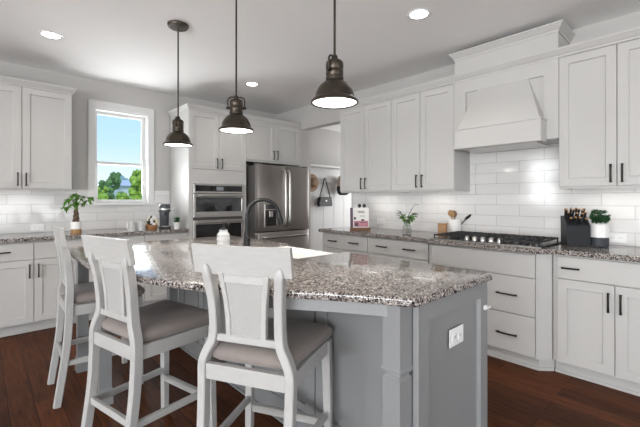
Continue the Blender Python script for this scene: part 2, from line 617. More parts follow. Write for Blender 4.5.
# hall beyond the opening
struct('wall_nook', MB().box(4.25, YN, 1.93, 7.0, YN + 0.15, CEIL), 'wall')
struct('wall_hall', MB().box(6.9, 3.0, 0, 7.05, YN, CEIL).box(XR + 0.13, 2.9, 0, 7.05, 3.0, CEIL), 'wall')
mb = MB().box(4.25, YN, 0, 7.0, YN + 0.15, 1.93)
for k in range(9):
    mb.box(4.45 + k * 0.3, YN - 0.004, 0.1, 4.454 + k * 0.3, YN, 1.56)
struct('wall_wainscot', mb, 'trim')
struct('wall_nook_side', MB().box(4.25, YB + 0.2, 0, 4.40, YN, CEIL), 'wall')

# backsplash tile
struct('trim_1', MB().box(XR - 0.010, -0.02, 0.914, XR, 3.27, 1.80), 'tileY')
mb = MB().box(-0.6, YB - 0.010, 0.914, 0.93, YB, 1.385).box(1.655, YB - 0.010, 0.914, 1.868, YB, 1.385).box(0.93, YB - 0.010, 0.914, 1.655, YB, 1.185)
struct('trim_2', mb, 'tileX')

# kitchen window
win = struct('window_1', MB()
             .box(0.925, YB - 0.022, 1.225, 1.000, YB, 2.36, 0.002).box(1.590, YB - 0.022, 1.225, 1.665, YB, 2.36, 0.002)
             .box(0.925, YB - 0.022, 2.36, 1.665, YB, 2.445, 0.002), 'trim')
MB().box(0.905, YB - 0.045, 1.198, 1.685, YB + 0.02, 1.225, 0.004).box(0.925, YB - 0.02, 1.185, 1.665, YB, 1.198).build('window_sill', 'trim', win)
mb = MB()
yj0, yj1 = YB, YB + 0.2
mb.box(WX0, yj0, WZ0, WX0 + 0.016, yj1, WZ1).box(WX1 - 0.016, yj0, WZ0, WX1, yj1, WZ1).box(WX0, yj0, WZ1 - 0.016, WX1, yj1, WZ1).box(WX0, yj0, WZ0, WX1, yj1, WZ0 + 0.016)
mb.build('window_jamb', 'trim', win)
def sash(z0, z1, y, nm):
    x0, x1 = WX0 + 0.016, WX1 - 0.016
    s_ = MB().box(x0, y, z0, x0 + 0.04, y + 0.03, z1, .003).box(x1 - 0.04, y, z0, x1, y + 0.03, z1, .003)
    s_.box(x0 + .04, y, z1 - 0.038, x1 - .04, y + 0.03, z1, .003).box(x0 + .04, y, z0, x1 - .04, y + 0.03, z0 + 0.038, .003)
    o = s_.build(nm, 'trim', win)
    MB().box(x0 + 0.03, y + 0.012, z0 + 0.03, x1 - 0.03, y + 0.018, z1 - 0.03).build('window_pane', 'glass', o)
sash(WZ0 + 0.016, 1.735, YB + 0.07, 'window_sash')
sash(1.70, WZ1 - 0.016, YB + 0.105, 'window_sash')
# windows out of frame that let the daylight in
def big_window(name, axis, a0, a1, z0, z1, nm):
    f, p = MB(), MB()
    k = int(round((a1 - a0) / nm))
    def bx(m_, u0, u1, w0, w1, d0, d1):
        if axis == 'x':
            m_.box(u0, YF - 0.15 + d0, w0, u1, YF - 0.15 + d1, w1)
        else:
            m_.box(XL - 0.15 + d0, u0, w0, XL - 0.15 + d1, u1, w1)
    for i in range(k + 1):
        u = a0 + (a1 - a0) * i / k
        bx(f, max(a0, u - 0.035), min(a1, u + 0.035), z0, z1, 0.03, 0.09)
    for z in (z0, (z0 + z1) / 2 - 0.02, z1 - 0.05):
        bx(f, a0, a1, z, z + 0.05, 0.035, 0.085)
    o = struct(name, f, 'trim')
    bx(p, a0, a1, z0, z1, 0.055, 0.06)
    p.build('window_pane', 'glass', o)
big_window('window_2', 'x', -4.2, 2.4, 0.3, 2.5, 1.1)
big_window('window_3', 'y', 3.2, 4.06, 1.12, 2.56, 0.86)
big_window('window_4', 'y', -4.4, 1.2, 0.3, 2.5, 1.12)
struct('baseboard_back', MB().box(XL, YB - 0.015, 0, -0.62, YB, 0.13, 0.003), 'trim')
struct('baseboard_nook', MB().box(4.40, YN - 0.015, 0, 6.9, YN, 0.14, 0.003), 'trim')

# ------------------------------------------------------------------ cabinets
def shaker(x0, z0, x1, z1, st=0.06, th=0.02, dep=0.012):
    mb = MB()
    b = 0.0015
    def rect(a, y):
        return [(x0 + a, y, z0 + a), (x1 - a, y, z0 + a), (x1 - a, y, z1 - a), (x0 + a, y, z1 - a)]
    mb.rings([rect(0, th), rect(0, b), rect(b, 0), rect(st, 0), rect(st + 0.0035, dep * 0.6), rect(st + 0.005, dep)])
    return mb

def slab(x0, z0, x1, z1, th=0.02):
    return MB().box(x0, 0, z0, x1, th, z1, 0.002)

def pull(parent, x, z, vert, L=0.13):
    mb = MB()
    h = L / 2
    pts = []
    for k in range(9):
        t = -1 + 2 * k / 8
        pts.append((t * h, -0.030 + 0.006 * abs(t) ** 2.5))
    if vert:
        mb.tube([(x, y, z + a) for a, y in pts], [0.0076] + [0.0064] * 7 + [0.0076], 8)
        for s in (-1, 1):
            mb.tube([(x, 0, z + s * h * 0.86), (x, -0.027, z + s * h * 0.86)], 0.005, 8)
    else:
        mb.tube([(x + a, y, z) for a, y in pts], [0.0076] + [0.0064] * 7 + [0.0076], 8)
        for s in (-1, 1):
            mb.tube([(x + s * h * 0.86, 0, z), (x + s * h * 0.86, -0.027, z)], 0.005, 8)
    return mb.build('handle', 'bronze', parent, True)

def crown_mb(W, D, z, prof, left, right, y0=0.0):
    mb = MB()
    prev = None
    def path(o):
        p = []
        if left:
            p.append((-o, D))
        p.append((-o if left else 0, y0 - o))
        p.append((W + o if right else W, y0 - o))
        if right:
            p.append((W + o, D))
        return p
    bmv = mb.bm
    allf = []
    for o, dz in prof:
        ring = [bmv.verts.new((x, y, z + dz)) for x, y in path(o)]
        if prev:
            for i in range(len(ring) - 1):
                allf.append(bmv.faces.new((prev[i], prev[i + 1], ring[i + 1], ring[i])))
        prev = ring
    # top and back
    inner = [bmv.verts.new((x, y, z + prof[-1][1])) for x, y in path(-0.02)]
    for i in range(len(inner) - 1):
        allf.append(bmv.faces.new((prev[i], prev[i + 1], inner[i + 1], inner[i])))
    bmesh.ops.recalc_face_normals(bmv, faces=allf)
    return mb
CROWN = [(0.0, -0.012), (0.006, -0.012), (0.006, 0.004), (0.014, 0.010), (0.032, 0.036), (0.036, 0.040), (0.036, 0.055)]

def cabinet(name, label, cat, loc, rz, W, D, H, fronts, col='white', z0=0.0, crown=None, toe=False, group=None, body=None):
    t = thing(name, label, cat, loc, rz, group)
    if body is None and z0 == 0.0:
        body = MB().box(0, 0.021, 0.024, W, D, H, 0.0015).box(0, 0.021, 0, W, 0.04, 0.0245).box(0, 0.04, 0, 0.018, D, 0.0245).box(W - 0.018, 0.04, 0, W, D, 0.0245)
    (body or MB().box(0, 0.021, z0, W, D, H, 0.0015)).build('body', col, t)
    for f in fronts:
        kind, a, b, c, d = f[:5]
        hd = f[5:] 
        mb = shaker(a, b, c, d) if kind == 'door' else slab(a, b, c, d)
        o = mb.build('door' if kind == 'door' else ('drawer' if kind == 'drawer' else 'false_front'), col, t)
        for hh in hd:
            pull(o, hh[1], hh[2], hh[0] == 'v', hh[3] if len(hh) > 3 else 0.13)
    if crown:
        crown_mb(W, D, H, CROWN, *crown).build('crown_moulding', col, t)
    if toe:
        MB().box(0.0, 0.075, 0.0, W, D, z0).build('toe_kick', col, t)
        MB().box(0.0, 0.060, 0.0, W, 0.075, 0.022, 0.004).build('shoe_moulding', col, t)
    return t
RW = R(-90)     # fronts on the hood wall face -x
G = 0.0026
UB, UT = 1.352, 2.385
HU = UT - UB
def upper_pair(W, sp, hz=0.105):
    return [('door', G, 0.018, sp - G, HU - 0.014, ('v', sp - 0.032, hz)), ('door', sp + G, 0.018, W - G, HU - 0.014, ('v', sp + 0.032, hz))]
XU = 3.30
cabinet('wall_cabinet', 'white two-door wall cabinet above the cookbook stand, left end of the hood wall', 'cabinet', (XU, 3.185, UB), RW, 0.776, 0.338, HU,
        upper_pair(0.776, 0.391), crown=(True, False), group='wall cabinets of the kitchen')
cabinet('wall_cabinet', 'white two-door wall cabinet directly left of the range hood', 'cabinet', (XU, 2.409, UB), RW, 0.728, 0.338, HU,
        upper_pair(0.728, 0.359), crown=(False, False), group='wall cabinets of the kitchen')
cabinet('wall_cabinet', 'white two-door wall cabinet right of the range hood, above the knife block', 'cabinet', (XU, 0.823, UB), RW, 0.713, 0.338, HU,
        upper_pair(0.713, 0.356), crown=(False, True), group='wall cabinets of the kitchen')
cabinet('wall_cabinet', 'white wall cabinet left of the window above the outlet and money plant', 'cabinet', (-0.54, 4.65, UB + 0.012), 0, 1.257, 0.338, HU,
        [('door', G, 0.018, 0.42 - G, HU - 0.014), ('door', 0.42 + G, 0.018, 0.843 - G, HU - 0.014, ('v', 0.843 - 0.032, 0.105)),
         ('door', 0.843 + G, 0.018, 1.257 - G, HU - 0.014, ('v', 0.843 + 0.032, 0.105))], crown=(True, True), group='wall cabinets of the kitchen')

# base cabinets on the hood wall
XB = 3.05
BZ, BH = 0.10, 0.874
def base_r(label, y, W, fronts):
    return cabinet('base_cabinet', label, 'cabinet', (XB, y, 0), RW, W, XR - XB, BH, fronts, z0=BZ, toe=True, group='base cabinets along the hood wall')
DR0 = 0.697
base_r('white base cabinet at the left end of the hood wall, under the cookbook stand', 3.255, 0.72,
       [('drawer', 0.012, DR0 + .006, 0.72 - G, BH - 0.012, ('h', 0.2, 0.785), ('h', 0.53, 0.785)), ('door', 0.012, BZ + .006, 0.36 - G, DR0, ('v', .33, .6)), ('door', 0.36 + G, BZ + .006, 0.72 - G, DR0, ('v', .39, .6))])
base_r('white base cabinet under the leafy vase, left of the cooktop cabinet', 2.535, 0.73,
       [('drawer', G, DR0 + .006, 0.73 - G, BH - 0.012, ('h', 0.2, 0.785), ('h', 0.53, 0.785)), ('door', G, BZ + .006, 0.365 - G, DR0, ('v', .335, .6)), ('door', 0.365 + G, BZ + .006, 0.73 - G, DR0, ('v', .395, .6))])
base_r('white two-door base cabinet right of the cooktop, under the knife block', 0.800, 0.715,
       [('drawer', 0.03, DR0 + .012, 0.715 - G, BH - 0.012, ('h', 0.115, 0.785, .105), ('h', 0.60, 0.785, .105)),
        ('door', 0.03, BZ + .006, 0.358 - G, DR0 + .005, ('v', .326, .59)), ('door', 0.358 + G, BZ + .006, 0.715 - G, DR0 + .005, ('v', .39, .59))])
# cooktop cabinet: stands 7 cm forward with angled fillers
t = thing('base_cabinet', 'white drawer cabinet below the black cooktop, stepping forward with angled corners', 'cabinet', (2.98, 1.735, 0), RW, 'base cabinets along the hood wall')
W = 0.849
MB().box(0.0, 0.021, BZ, W, 0.63, BH, .0015).build('body', 'white', t)
MB().poly([(-0.066, 0.075), (-0.066, 0.6), (0.001, 0.6), (0.001, 0.004)], BZ, BH).build('corner_filler', 'white', t)
MB().poly([(W + 0.082, 0.072), (W - 0.001, 0.002), (W - 0.001, 0.6), (W + 0.082, 0.6)], BZ, BH).build('corner_filler', 'white', t)
slab(G, 0.690, W - 0.006, BH - 0.012).build('false_front', 'white', t)
o = slab(G, 0.402, W - 0.006, 0.684).build('drawer', 'white', t)
pull(o, 0.20, 0.546, False, .15)
pull(o, 0.65, 0.546, False, .15)
o = slab(G, BZ + .006, W - 0.006, 0.396).build('drawer', 'white', t)
pull(o, 0.20, 0.241, False, .15)
pull(o, 0.65, 0.241, False, .15)
TK = [(-0.07, 0.145), (0.0, 0.07), (W, 0.07), (W + 0.08, 0.145), (W + 0.08, 0.6), (-0.07, 0.6)]
MB().poly(TK, 0.0, BZ).build('toe_kick', 'white', t)
MB().poly([(-0.07, 0.132), (0.0, 0.056), (W, 0.056), (W + 0.08, 0.132), (W + 0.08, 0.145), (W, 0.07), (0, 0.07), (-0.07, 0.145)], 0, 0.022).build('shoe_moulding', 'white', t)

# base cabinets on the back wall
def base_b(label, x, W, fronts):
    return cabinet('base_cabinet', label, 'cabinet', (x, 4.40, 0), 0, W, YB - 4.40, BH, fronts, z0=BZ, toe=True, group='base cabinets along the window wall')
base_b('white base cabinet at the far left edge of the photo, against the window wall', -0.54, 0.38,
       [('drawer', G, DR0 + .006, .38 - G, BH - .012), ('door', G, BZ + .006, .38 - G, DR0)])
base_b('white base cabinet under the wall outlet, left of the money plant', -0.16, 0.536,
       [('drawer', G, DR0 + .006, .536 - G, BH - .012, ('h', .29, .785, .15)), ('door', G, BZ + .006, .536 - G, DR0, ('v', .536 - .034, .595))])
base_b('white base cabinet below the money plant and window, behind the leftmost stool', 0.376, 0.50,
       [('drawer', G, DR0 + .006, .50 - G, BH - .012), ('door', G, BZ + .006, .50 - G, DR0, ('v', .034, .595))])
base_b('white base cabinet below the window, between the plant and mugs', 0.876, 0.495,
       [('drawer', G, DR0 + .006, .495 - G, BH - .012), ('door', G, BZ + .006, .495 - G, DR0, ('v', .46, .595))])
base_b('white base cabinet under the coffee machine, beside the oven tower', 1.371, 0.497,
       [('drawer', G, DR0 + .006, .497 - G, BH - .012), ('door', G, BZ + .006, .497 - G, DR0, ('v', .034, .595))])

# oven tower
YT = 4.38
t = cabinet('oven_cabinet', 'tall white oven tower cabinet with two upper doors', 'cabinet', (1.873, YT, 0), 0, 0.812, 0.585, 2.385,
            [('door', 0.014, 1.655, 0.406 - G, 2.371, ('v', 0.372, 1.735)), ('door', 0.406 + G, 1.655, 0.805, 2.371, ('v', 0.44, 1.735)),
             ('drawer', 0.03, 0.106, 0.782, 0.36, ('h', 0.406, 0.235))], z0=0.1, crown=(True, False), toe=True,
            body=MB().box(0, 0.004, 0.10, 0.055, 0.585, 2.385).box(0.757, 0.004, 0.10, 0.812, 0.585, 2.385)
            .box(0.055, 0.021, 1.655, 0.757, 0.585, 2.385).box(0.055, 0.004, 1.47, 0.757, 0.585, 1.652)
            .box(0.055, 0.021, 0.10, 0.757, 0.585, 0.385).box(0.055, 0.45, 0.385, 0.757, 0.585, 1.47))
# built-in combination oven
OV = (1.930, 4.362)
t = thing('wall_oven', 'stainless combination wall oven with microwave over oven, built into the white tower', 'oven', (OV[0], OV[1], 0))
ow = 0.698
MB().box(0.004, 0.024, 0.392, ow - 0.004, 0.42, 1.462).build('body', 'fside', t)
mb = MB().box(0, 0, 1.352, ow, 0.022, 1.466, 0.003)
cp = mb.build('control_panel', 'steel', t)
MB().box(0.02, -0.002, 1.372, ow - 0.02, 0.001, 1.448, .002).build('control_glass', 'bglass', cp)
MB().box(0.30, -0.0035, 1.385, 0.40, -0.001, 1.436, .001).build('display', 'disp', cp)
MB().lathe([(0.0, -0.022), (0.020, -0.022), (0.023, -0.002), (0.023, 0)], (0.245, 0, 1.410), 24, axis='y').build('knob', 'mblack', cp, True)
def oven_door(z0, z1, gz0, gz1):
    d = MB()
    d.box(0, 0, z0, ow, 0.022, gz0, .003).box(0, 0, gz1, ow, 0.022, z1, .003).box(0, 0, gz0, 0.028, 0.022, gz1, .002).box(ow - 0.028, 0, gz0, ow, 0.022, gz1, .002)
    o = d.build('door', 'steel', t)
    MB().box(0.026, 0.004, gz0 - .002, ow - 0.026, 0.016, gz1 + .002).build('door_glass', 'bglass', o)
    h = MB().tube([(0.035, -0.042, z1 - 0.026), (ow - 0.035, -0.042, z1 - 0.026)], 0.013, 14)
    for x in (0.06, ow - 0.06):
        h.tube([(x, 0, z1 - 0.026), (x, -0.042, z1 - 0.026)], 0.009, 10)
    h.build('handle', 'steel', o, True)
oven_door(1.045, 1.342, 1.115, 1.295)
oven_door(0.400, 1.010, 0.50, 0.955)

# cabinet over the fridge
cabinet('wall_cabinet', 'white two-door cabinet above the refrigerator', 'cabinet', (2.686, YT, 1.80), 0, 0.98, YB - YT, 0.585,
        [('door', G, 0.03, 0.483 - G, 0.571, ('v', 0.45, 0.115)), ('door', 0.483 + G, 0.03, 0.966, 0.571, ('v', 0.517, 0.115))], crown=(False, True),
        group='wall cabinets of the kitchen')
o = MB().box(3.646, YT + 0.004, 0, 3.666, YB, 1.80, .001).build('fridge_side_panel', 'white')
tag(o, 'tall white end panel on the right side of the refrigerator', 'panel')

# refrigerator
FX0, FX1, FY = 2.727, 3.632, 4.15
t = thing('refrigerator', 'dark stainless french-door refrigerator with water dispenser', 'refrigerator', (FX0, FY, 0))
fw = FX1 - FX0
MB().box(0.004, 0.085, 0.03, fw - 0.004, 0.80, 1.735, .004).build('body', 'fside', t)
MB().box(0.02, 0.07, 0.0, fw - 0.02, 0.6, 0.075).build('toe_grille', 'blk', t)
def fdoor(x0, x1, z0, z1):
    mb = MB()
    n = 8
    pts = [(x0, 0.078), (x0, 0.012)]
    for k in range(n + 1):
        a = k / n
        pts.append((x0 + 0.012 + (x1 - x0 - 0.024) * a, 0.006 - 0.008 * math.sin(PI * a)))
    pts += [(x1, 0.012), (x1, 0.078)]
    mb.poly(pts, z0, z1, 0.003)
    return mb
dl = fdoor(0.0, fw / 2 - 0.002, 0.835, 1.745).build('door', 'fsteel', t, 30)
dr = fdoor(fw / 2 + 0.002, fw, 0.835, 1.745).build('door', 'fsteel', t, 30)
fz = fdoor(0.0, fw, 0.09, 0.820).build('freezer_drawer', 'fsteel', t, 30)
for o, sgn in ((dl, -1), (dr, 1)):
    x = fw / 2 + sgn * 0.036
    pts = [(x, 0.0, 0.90), (x, -0.04, 0.915), (x, -0.057, 1.0), (x, -0.062, 1.3), (x, -0.057, 1.58), (x, -0.04, 1.665), (x, 0, 1.68)]
    MB().tube(smooth_path(pts, 5), 0.0155, 12).build('handle', 'steel', o, True)
pts = [(0.07, 0, 0.755), (0.085, -0.045, 0.755), (0.2, -0.06, 0.755), (fw - 0.2, -0.06, 0.755), (fw - 0.085, -0.045, 0.755), (fw - 0.07, 0, 0.755)]
MB().tube(smooth_path(pts, 5), 0.0155, 12).build('handle', 'steel', fz, True)
dp = MB().box(0.095, -0.006, 0.885, 0.315, 0.004, 1.215, .004).build('water_dispenser', 'fsteel', dl)
MB().box(0.115, -0.0075, 0.905, 0.295, 0.0, 1.125, .004).build('dispenser_recess', 'blk', dp)
MB().box(0.115, -0.008, 1.14, 0.295, 0.0, 1.20, .002).build('dispenser_panel', 'bglass', dp)
MB().box(0.175, -0.011, 1.03, 0.235, -0.006, 1.11, .002).build('dispenser_paddle', 'steel', dp)
for x in (0.05, fw - 0.05):
    MB().box(x - 0.035, 0.02, 1.735, x + 0.035, 0.14, 1.762, .004).build('hinge_cover', 'fside', t)

# ------------------------------------------------------------------ range hood
t = thing('range_hood', 'white wooden range hood with tapered canopy and raised top box above the cooktop', 'range hood', (XU, 1.681, 1.352), RW)
HW = 0.858
zb = 1.752 - 1.352
body = MB()
# frame with a recessed field
body.box(0, 0.0, zb, 0.112, 0.338, HU).box(HW - 0.105, 0, zb, HW, 0.338, HU).box(0.112, 0, 2.262 - 1.352, HW - 0.105, 0.338, HU).box(0.112, 0.020, zb, HW - 0.105, 0.338, 2.262 - 1.352)
body.build('body', 'white', t)
cx = HW / 2
def rect4(hw0, hw1, y0, y1, z):
    return [(cx - hw0, y0, z), (cx + hw1, y0, z), (cx + hw1, y1, z), (cx - hw0, y1, z)]
mz0, mz1 = 1.728 - 1.352, 1.893 - 1.352
MB().rings([rect4(0.335, 0.335, -0.125, 0.02, mz1 + .008), rect4(0.21, 0.21, 0.004, 0.021, 2.262 - 1.352)]).build('canopy', 'white', t)
mb = MB().box(cx - 0.348, -0.150, mz0, cx + 0.348, 0.0, mz1, .002)
mb.box(cx - 0.353, -0.156, mz1 - 0.004, cx + 0.353, 0.0, mz1 + 0.010, .003)
mb.build('mantel', 'white', t)
mb = MB().box(cx - 0.352, -0.155, mz0 - 0.006, cx + 0.352, 0, mz0 + 0.012, .003)
mb.build('mantel_trim', 'white', t)
MB().box(cx - 0.31, -0.11, mz0 - 0.010, cx + 0.31, 0.25, mz0 - .005).box(0.01, 0.0, zb - .004, HW - 0.01, 0.33, zb - .001).build('vent_liner', 'steel', t)
crown_mb(HW, 0.338, HU, CROWN, False, False).build('crown_moulding', 'white', t)
tb = MB().box(0.004, 0.004, HU + 0.05, HW - 0.004, 0.338, 2.600 - 1.352, .001).build('top_box', 'white', t)
crown_mb(HW - 0.008, 0.334, 2.598 - 1.352, [(0, -0.02), (0.006, -0.02), (0.006, 0), (0.016, 0.01), (0.034, 0.034), (0.04, 0.038), (0.04, 0.05), (-0.1, 0.05)], True, True).build('crown_moulding', 'white', tb, loc=(0.004, 0.004, 0))

# ------------------------------------------------------------------ worktops
CT0, CT1 = 0.876, 0.914
o = MB().poly([(XR - 0.011, 3.275), (3.015, 3.275), (3.015, 1.815), (2.942, 1.742), (2.942, 0.862), (3.015, 0.775), (3.015, 0.07), (XR - 0.011, 0.07)], CT0, CT1, 0.006).build('countertop', 'granite')
tag(o, 'speckled granite countertop running along the hood wall under the cooktop', 'countertop')
o = MB().poly([(-0.55, 4.36), (1.870, 4.36), (1.870, YB - 0.011), (-0.55, YB - 0.011)], CT0, CT1, 0.006).build('countertop', 'granite')
tag(o, 'speckled granite countertop along the window wall, under the plant and mugs', 'countertop')

# ------------------------------------------------------------------ island
arc = smooth_path([(1.125, 0.735), (1.055, 0.875), (0.962, 1.02), (0.872, 1.145), (0.785, 1.285), (0.698, 1.43), (0.622, 1.585),
                   (0.542, 1.83), (0.476, 2.08), (0.440, 2.33), (0.442, 2.62), (0.447, 2.92), (0.46, 3.27)], 4)
arc = [(q.x, q.y) for q in arc]
out = list(reversed(arc))                        # far left .. near
out += [(1.150, 0.722), (1.795, 0.722), (1.822, 0.748), (1.822, 1.705), (1.40, 1.705), (1.40, 2.325), (1.822, 2.325), (1.822, 3.27)]
o = MB().poly(out, 0.882, 0.915, 0.008, 3).build('island_countertop', 'granite', smooth=30)
tag(o, 'bow-fronted speckled granite top of the grey kitchen island', 'countertop')

t = thing('kitchen_island', 'grey panelled kitchen island base with square posts under the granite top', 'island', (1.5, 2.0, 0))
def L(mb):          # world coordinates to the island's own
    bmesh.ops.translate(mb.bm, verts=mb.bm.verts, vec=(-1.5, -2.0, 0))
    return mb
IT = 0.881
# stool side panelling (faces -x)
XS = 1.275
mb = MB().box(XS + 0.012, 0.767, 0.0, XS + 0.03, 3.17, IT)
edges = [0.767, 1.41, 2.105, 2.80, 3.17]
for a, b in zip(edges, edges[1:]):
    st = 0.075
    g0, g1 = a + 0.006, b - 0.006
    mb.box(XS, g0, 0.0, XS + 0.012, g0 + st, IT, .001).box(XS, g1 - st, 0.0, XS + 0.012, g1, IT, .001)
    mb.box(XS, g0 + st, IT - 0.09, XS + 0.012, g1 - st, IT, .001).box(XS, g0 + st, 0.0, XS + 0.012, g1 - st, 0.17, .001)
L(mb).build('side_panel', 'grey', t)
L(MB().box(XS - 0.012, 0.78, 0, XS, 3.17, 0.13, .003).box(XS - 0.024, 0.78, 0, XS - 0.012, 3.17, 0.02, .004)).build('baseboard', 'grey', t)
# near end panel (faces -y) : shaker frame
def end_panel(y, flip, x0, x1):
    mb = shaker(x0, 0.0, x1, IT, st=0.075, th=0.024, dep=0.018)
    if flip:
        bmesh.ops.scale(mb.bm, verts=mb.bm.verts, vec=(1, -1, 1))
        bmesh.ops.reverse_faces(mb.bm, faces=mb.bm.faces)
    bmesh.ops.translate(mb.bm, verts=mb.bm.verts, vec=(0, y, 0))
    return L(mb)
end_panel(0.745, False, 1.190, 1.797).build('end_panel', 'grey', t)
end_panel(3.19, True, 1.275, 1.797).build('end_panel', 'grey', t)
# working side: doors facing +x
mb = MB().box(1.755, 0.767, 0.10, 1.775, 1.70, IT).box(1.755, 2.33, 0.10, 1.775, 3.168, IT).box(1.755, 1.70, 0.10, 1.775, 2.33, 0.66)
mb.box(XS + 0.03, 0.767, 0.09, 1.755, 3.168, 0.11).box(1.70, 0.767, 0.0, 1.715, 3.168, 0.09)
L(mb).build('work_side', 'grey', t)
for a, b, z1 in [(0.78, 1.235, 0.87), (1.24, 1.695, 0.87), (1.715, 2.012, 0.64), (2.018, 2.315, 0.64), (2.34, 2.75, 0.87), (2.755, 3.16, 0.87)]:
    mb = shaker(0, 0.11, b - a, z1)
    bmesh.ops.rotate(mb.bm, verts=mb.bm.verts, cent=(0, 0, 0), matrix=Matrix.Rotation(R(90), 3, 'Z'))
    bmesh.ops.translate(mb.bm, verts=mb.bm.verts, vec=(1.797, a, 0))
    d = L(mb).build('door', 'grey', t)
    q = pull(d, 0, 0, True)
    q.rotation_euler = (0, 0, R(90))
    q.location = (0.297, a + 0.04 - 2.0, z1 - 0.13)
# posts
def post(x, y, wd, top):
    h = wd / 2
    mb = MB()
    def sq(a, z):
        return [(x - a, y - a, z), (x + a, y - a, z), (x + a, y + a, z), (x - a, y + a, z)]
    mb.rings([sq(h * 1.18, 0), sq(h * 1.18, 0.09), sq(h * 1.0, 0.105), sq(h * 0.98, 0.12), sq(h * .98, 0.60), sq(h * 1.0, 0.605),
              sq(h * 0.80, 0.614), sq(h * 0.80, 0.622), sq(h * 1.10, 0.630), sq(h * 1.10, 0.642), sq(h * 1.0, 0.648), sq(h * 1.0, top)])
    return L(mb)
post(1.152, 0.812, 0.078, IT).build('post', 'grey', t)
post(0.567, 2.585, 0.07, IT).build('post', 'grey', t)
post(0.560, 3.205, 0.07, IT).build('post', 'grey', t)
post(1.225, 3.205, 0.07, IT).build('post', 'grey', t)
# curved apron under the overhang
ap = [p for p in arc if 0.80 < p[1] < 1.33]
mb = MB()
rings = []
for i, p in enumerate(ap):
    a = Vector(ap[max(i - 1, 0)])
    b = Vector(ap[min(i + 1, len(ap) - 1)])
    nrm = Vector(((b - a).y, -(b - a).x)).normalized()
    q0 = Vector(p) + nrm * 0.030
    q1 = Vector(p) + nrm * 0.050
    rings.append([(q0.x, q0.y, 0.832), (q1.x, q1.y, 0.832), (q1.x, q1.y, IT), (q0.x, q0.y, IT)])
mb.rings(rings)
e0 = rings[-1][0]
mb.poly([(e0[0] + 0.004, e0[1] - 0.02), (XS + 0.002, 1.30), (XS + 0.002, 1.32), (e0[0] + 0.004, e0[1])], 0.832, IT)
mb.box(1.185, 0.79, 0.832, XS + 0.01, 0.83, IT)
L(mb).build('apron', 'grey', t)
# outlet plate and child latch on the near end
def outlet_plate(name, label, loc, rot, w_, h_, gangs, m='plastic'):
    q = thing(name, label, 'outlet', loc, 0)
    q.rotation_euler = rot
    pl = MB().box(-w_ / 2, -0.005, -h_ / 2, w_ / 2, 0, h_ / 2, .002).build('cover_plate', m, q)
    for gx in gangs:
        MB().box(gx[0] - gx[2] / 2, -0.0075, gx[1] - gx[3] / 2, gx[0] + gx[2] / 2, -0.004, gx[1] + gx[3] / 2, .001).build('socket', m, q)
        sl = MB()
        for s in (-1, 1):
            if gx[2] > gx[3]:
                sl.box(gx[0] - 0.010, -0.0080, gx[1] + s * 0.006 - .001, gx[0] + 0.002, -0.0070, gx[1] + s * 0.006 + .001)
            else:
                sl.box(gx[0] + s * 0.006 - .001, -0.0080, gx[1] - 0.004, gx[0] + s * 0.006 + .001, -0.0070, gx[1] + 0.006)
        sl.build('socket_slots', 'slot', q)
    return q
outlet_plate('wall_outlet', 'white outlet plate on the grey end panel of the island', (1.497, 0.7545, 0.685), (0, 0, 0), 0.122, 0.076,
             [(-0.024, 0, 0.032, 0.034), (0.024, 0, 0.032, 0.034)])
outlet_plate('wall_outlet', 'white horizontal outlet on the tile backsplash beside the knife block and succulent', (XR - 0.0105, 0.515, 0.972), (0, 0, R(-90)), 0.118, 0.072,
             [(-0.024, 0, 0.032, 0.034), (0.024, 0, 0.032, 0.034)])
outlet_plate('wall_outlet', 'white horizontal outlet on the tile backsplash between cookbook and leafy vase', (XR - 0.0105, 2.80, 1.0), (0, 0, R(-90)), 0.118, 0.072,
             [(-0.024, 0, 0.032, 0.034), (0.024, 0, 0.032, 0.034)])
outlet_plate('wall_outlet', 'white horizontal outlet on the tile of the window wall, left of the money plant', (0.455, YB - 0.0105, 0.968), (0, 0, 0), 0.118, 0.072,
             [(-0.024, 0, 0.032, 0.034), (0.024, 0, 0.032, 0.034)])
t = thing('cabinet_latch', 'small white child safety latch on the corner of the island end panel', 'latch', (1.775, 0.7465, 0.755))
MB().box(-0.022, -0.010, -0.011, 0.004, 0, 0.011, .004, 2).build('latch_base', 'plastic', t)
MB().tube([(-0.012, -0.012, 0), (0.004, -0.016, 0.0), (0.022, -0.012, 0.0)], 0.006, 8).build('latch_strap', 'plastic', t, True)

# farmhouse sink
t = thing('farmhouse_sink', 'white apron-front farmhouse sink set into the island top', 'sink', (1.62, 2.015, 0.67))
sx0, sx1, sy0, sy1 = -0.218, 0.172, -0.308, 0.308
mb = MB()
def rr(i, z):
    return [(sx0 + i, sy0 + i, z), (sx1 - i, sy0 + i, z), (sx1 - i, sy1 - i, z), (sx0 + i, sy1 - i, z)]
mb.rings([rr(0, 0), rr(0, 0.228), rr(0.004, 0.232), rr(0.028, 0.232), rr(0.032, 0.228), rr(0.045, 0.03), rr(0.09, 0.02)])
mb.build('basin', 'sink', t)
MB().lathe([(0, 0.0215), (0.04, 0.0215), (0.045, 0.024), (0.045, 0.0205)], (0, 0, 0), 24).build('drain', 'steel', t, True)
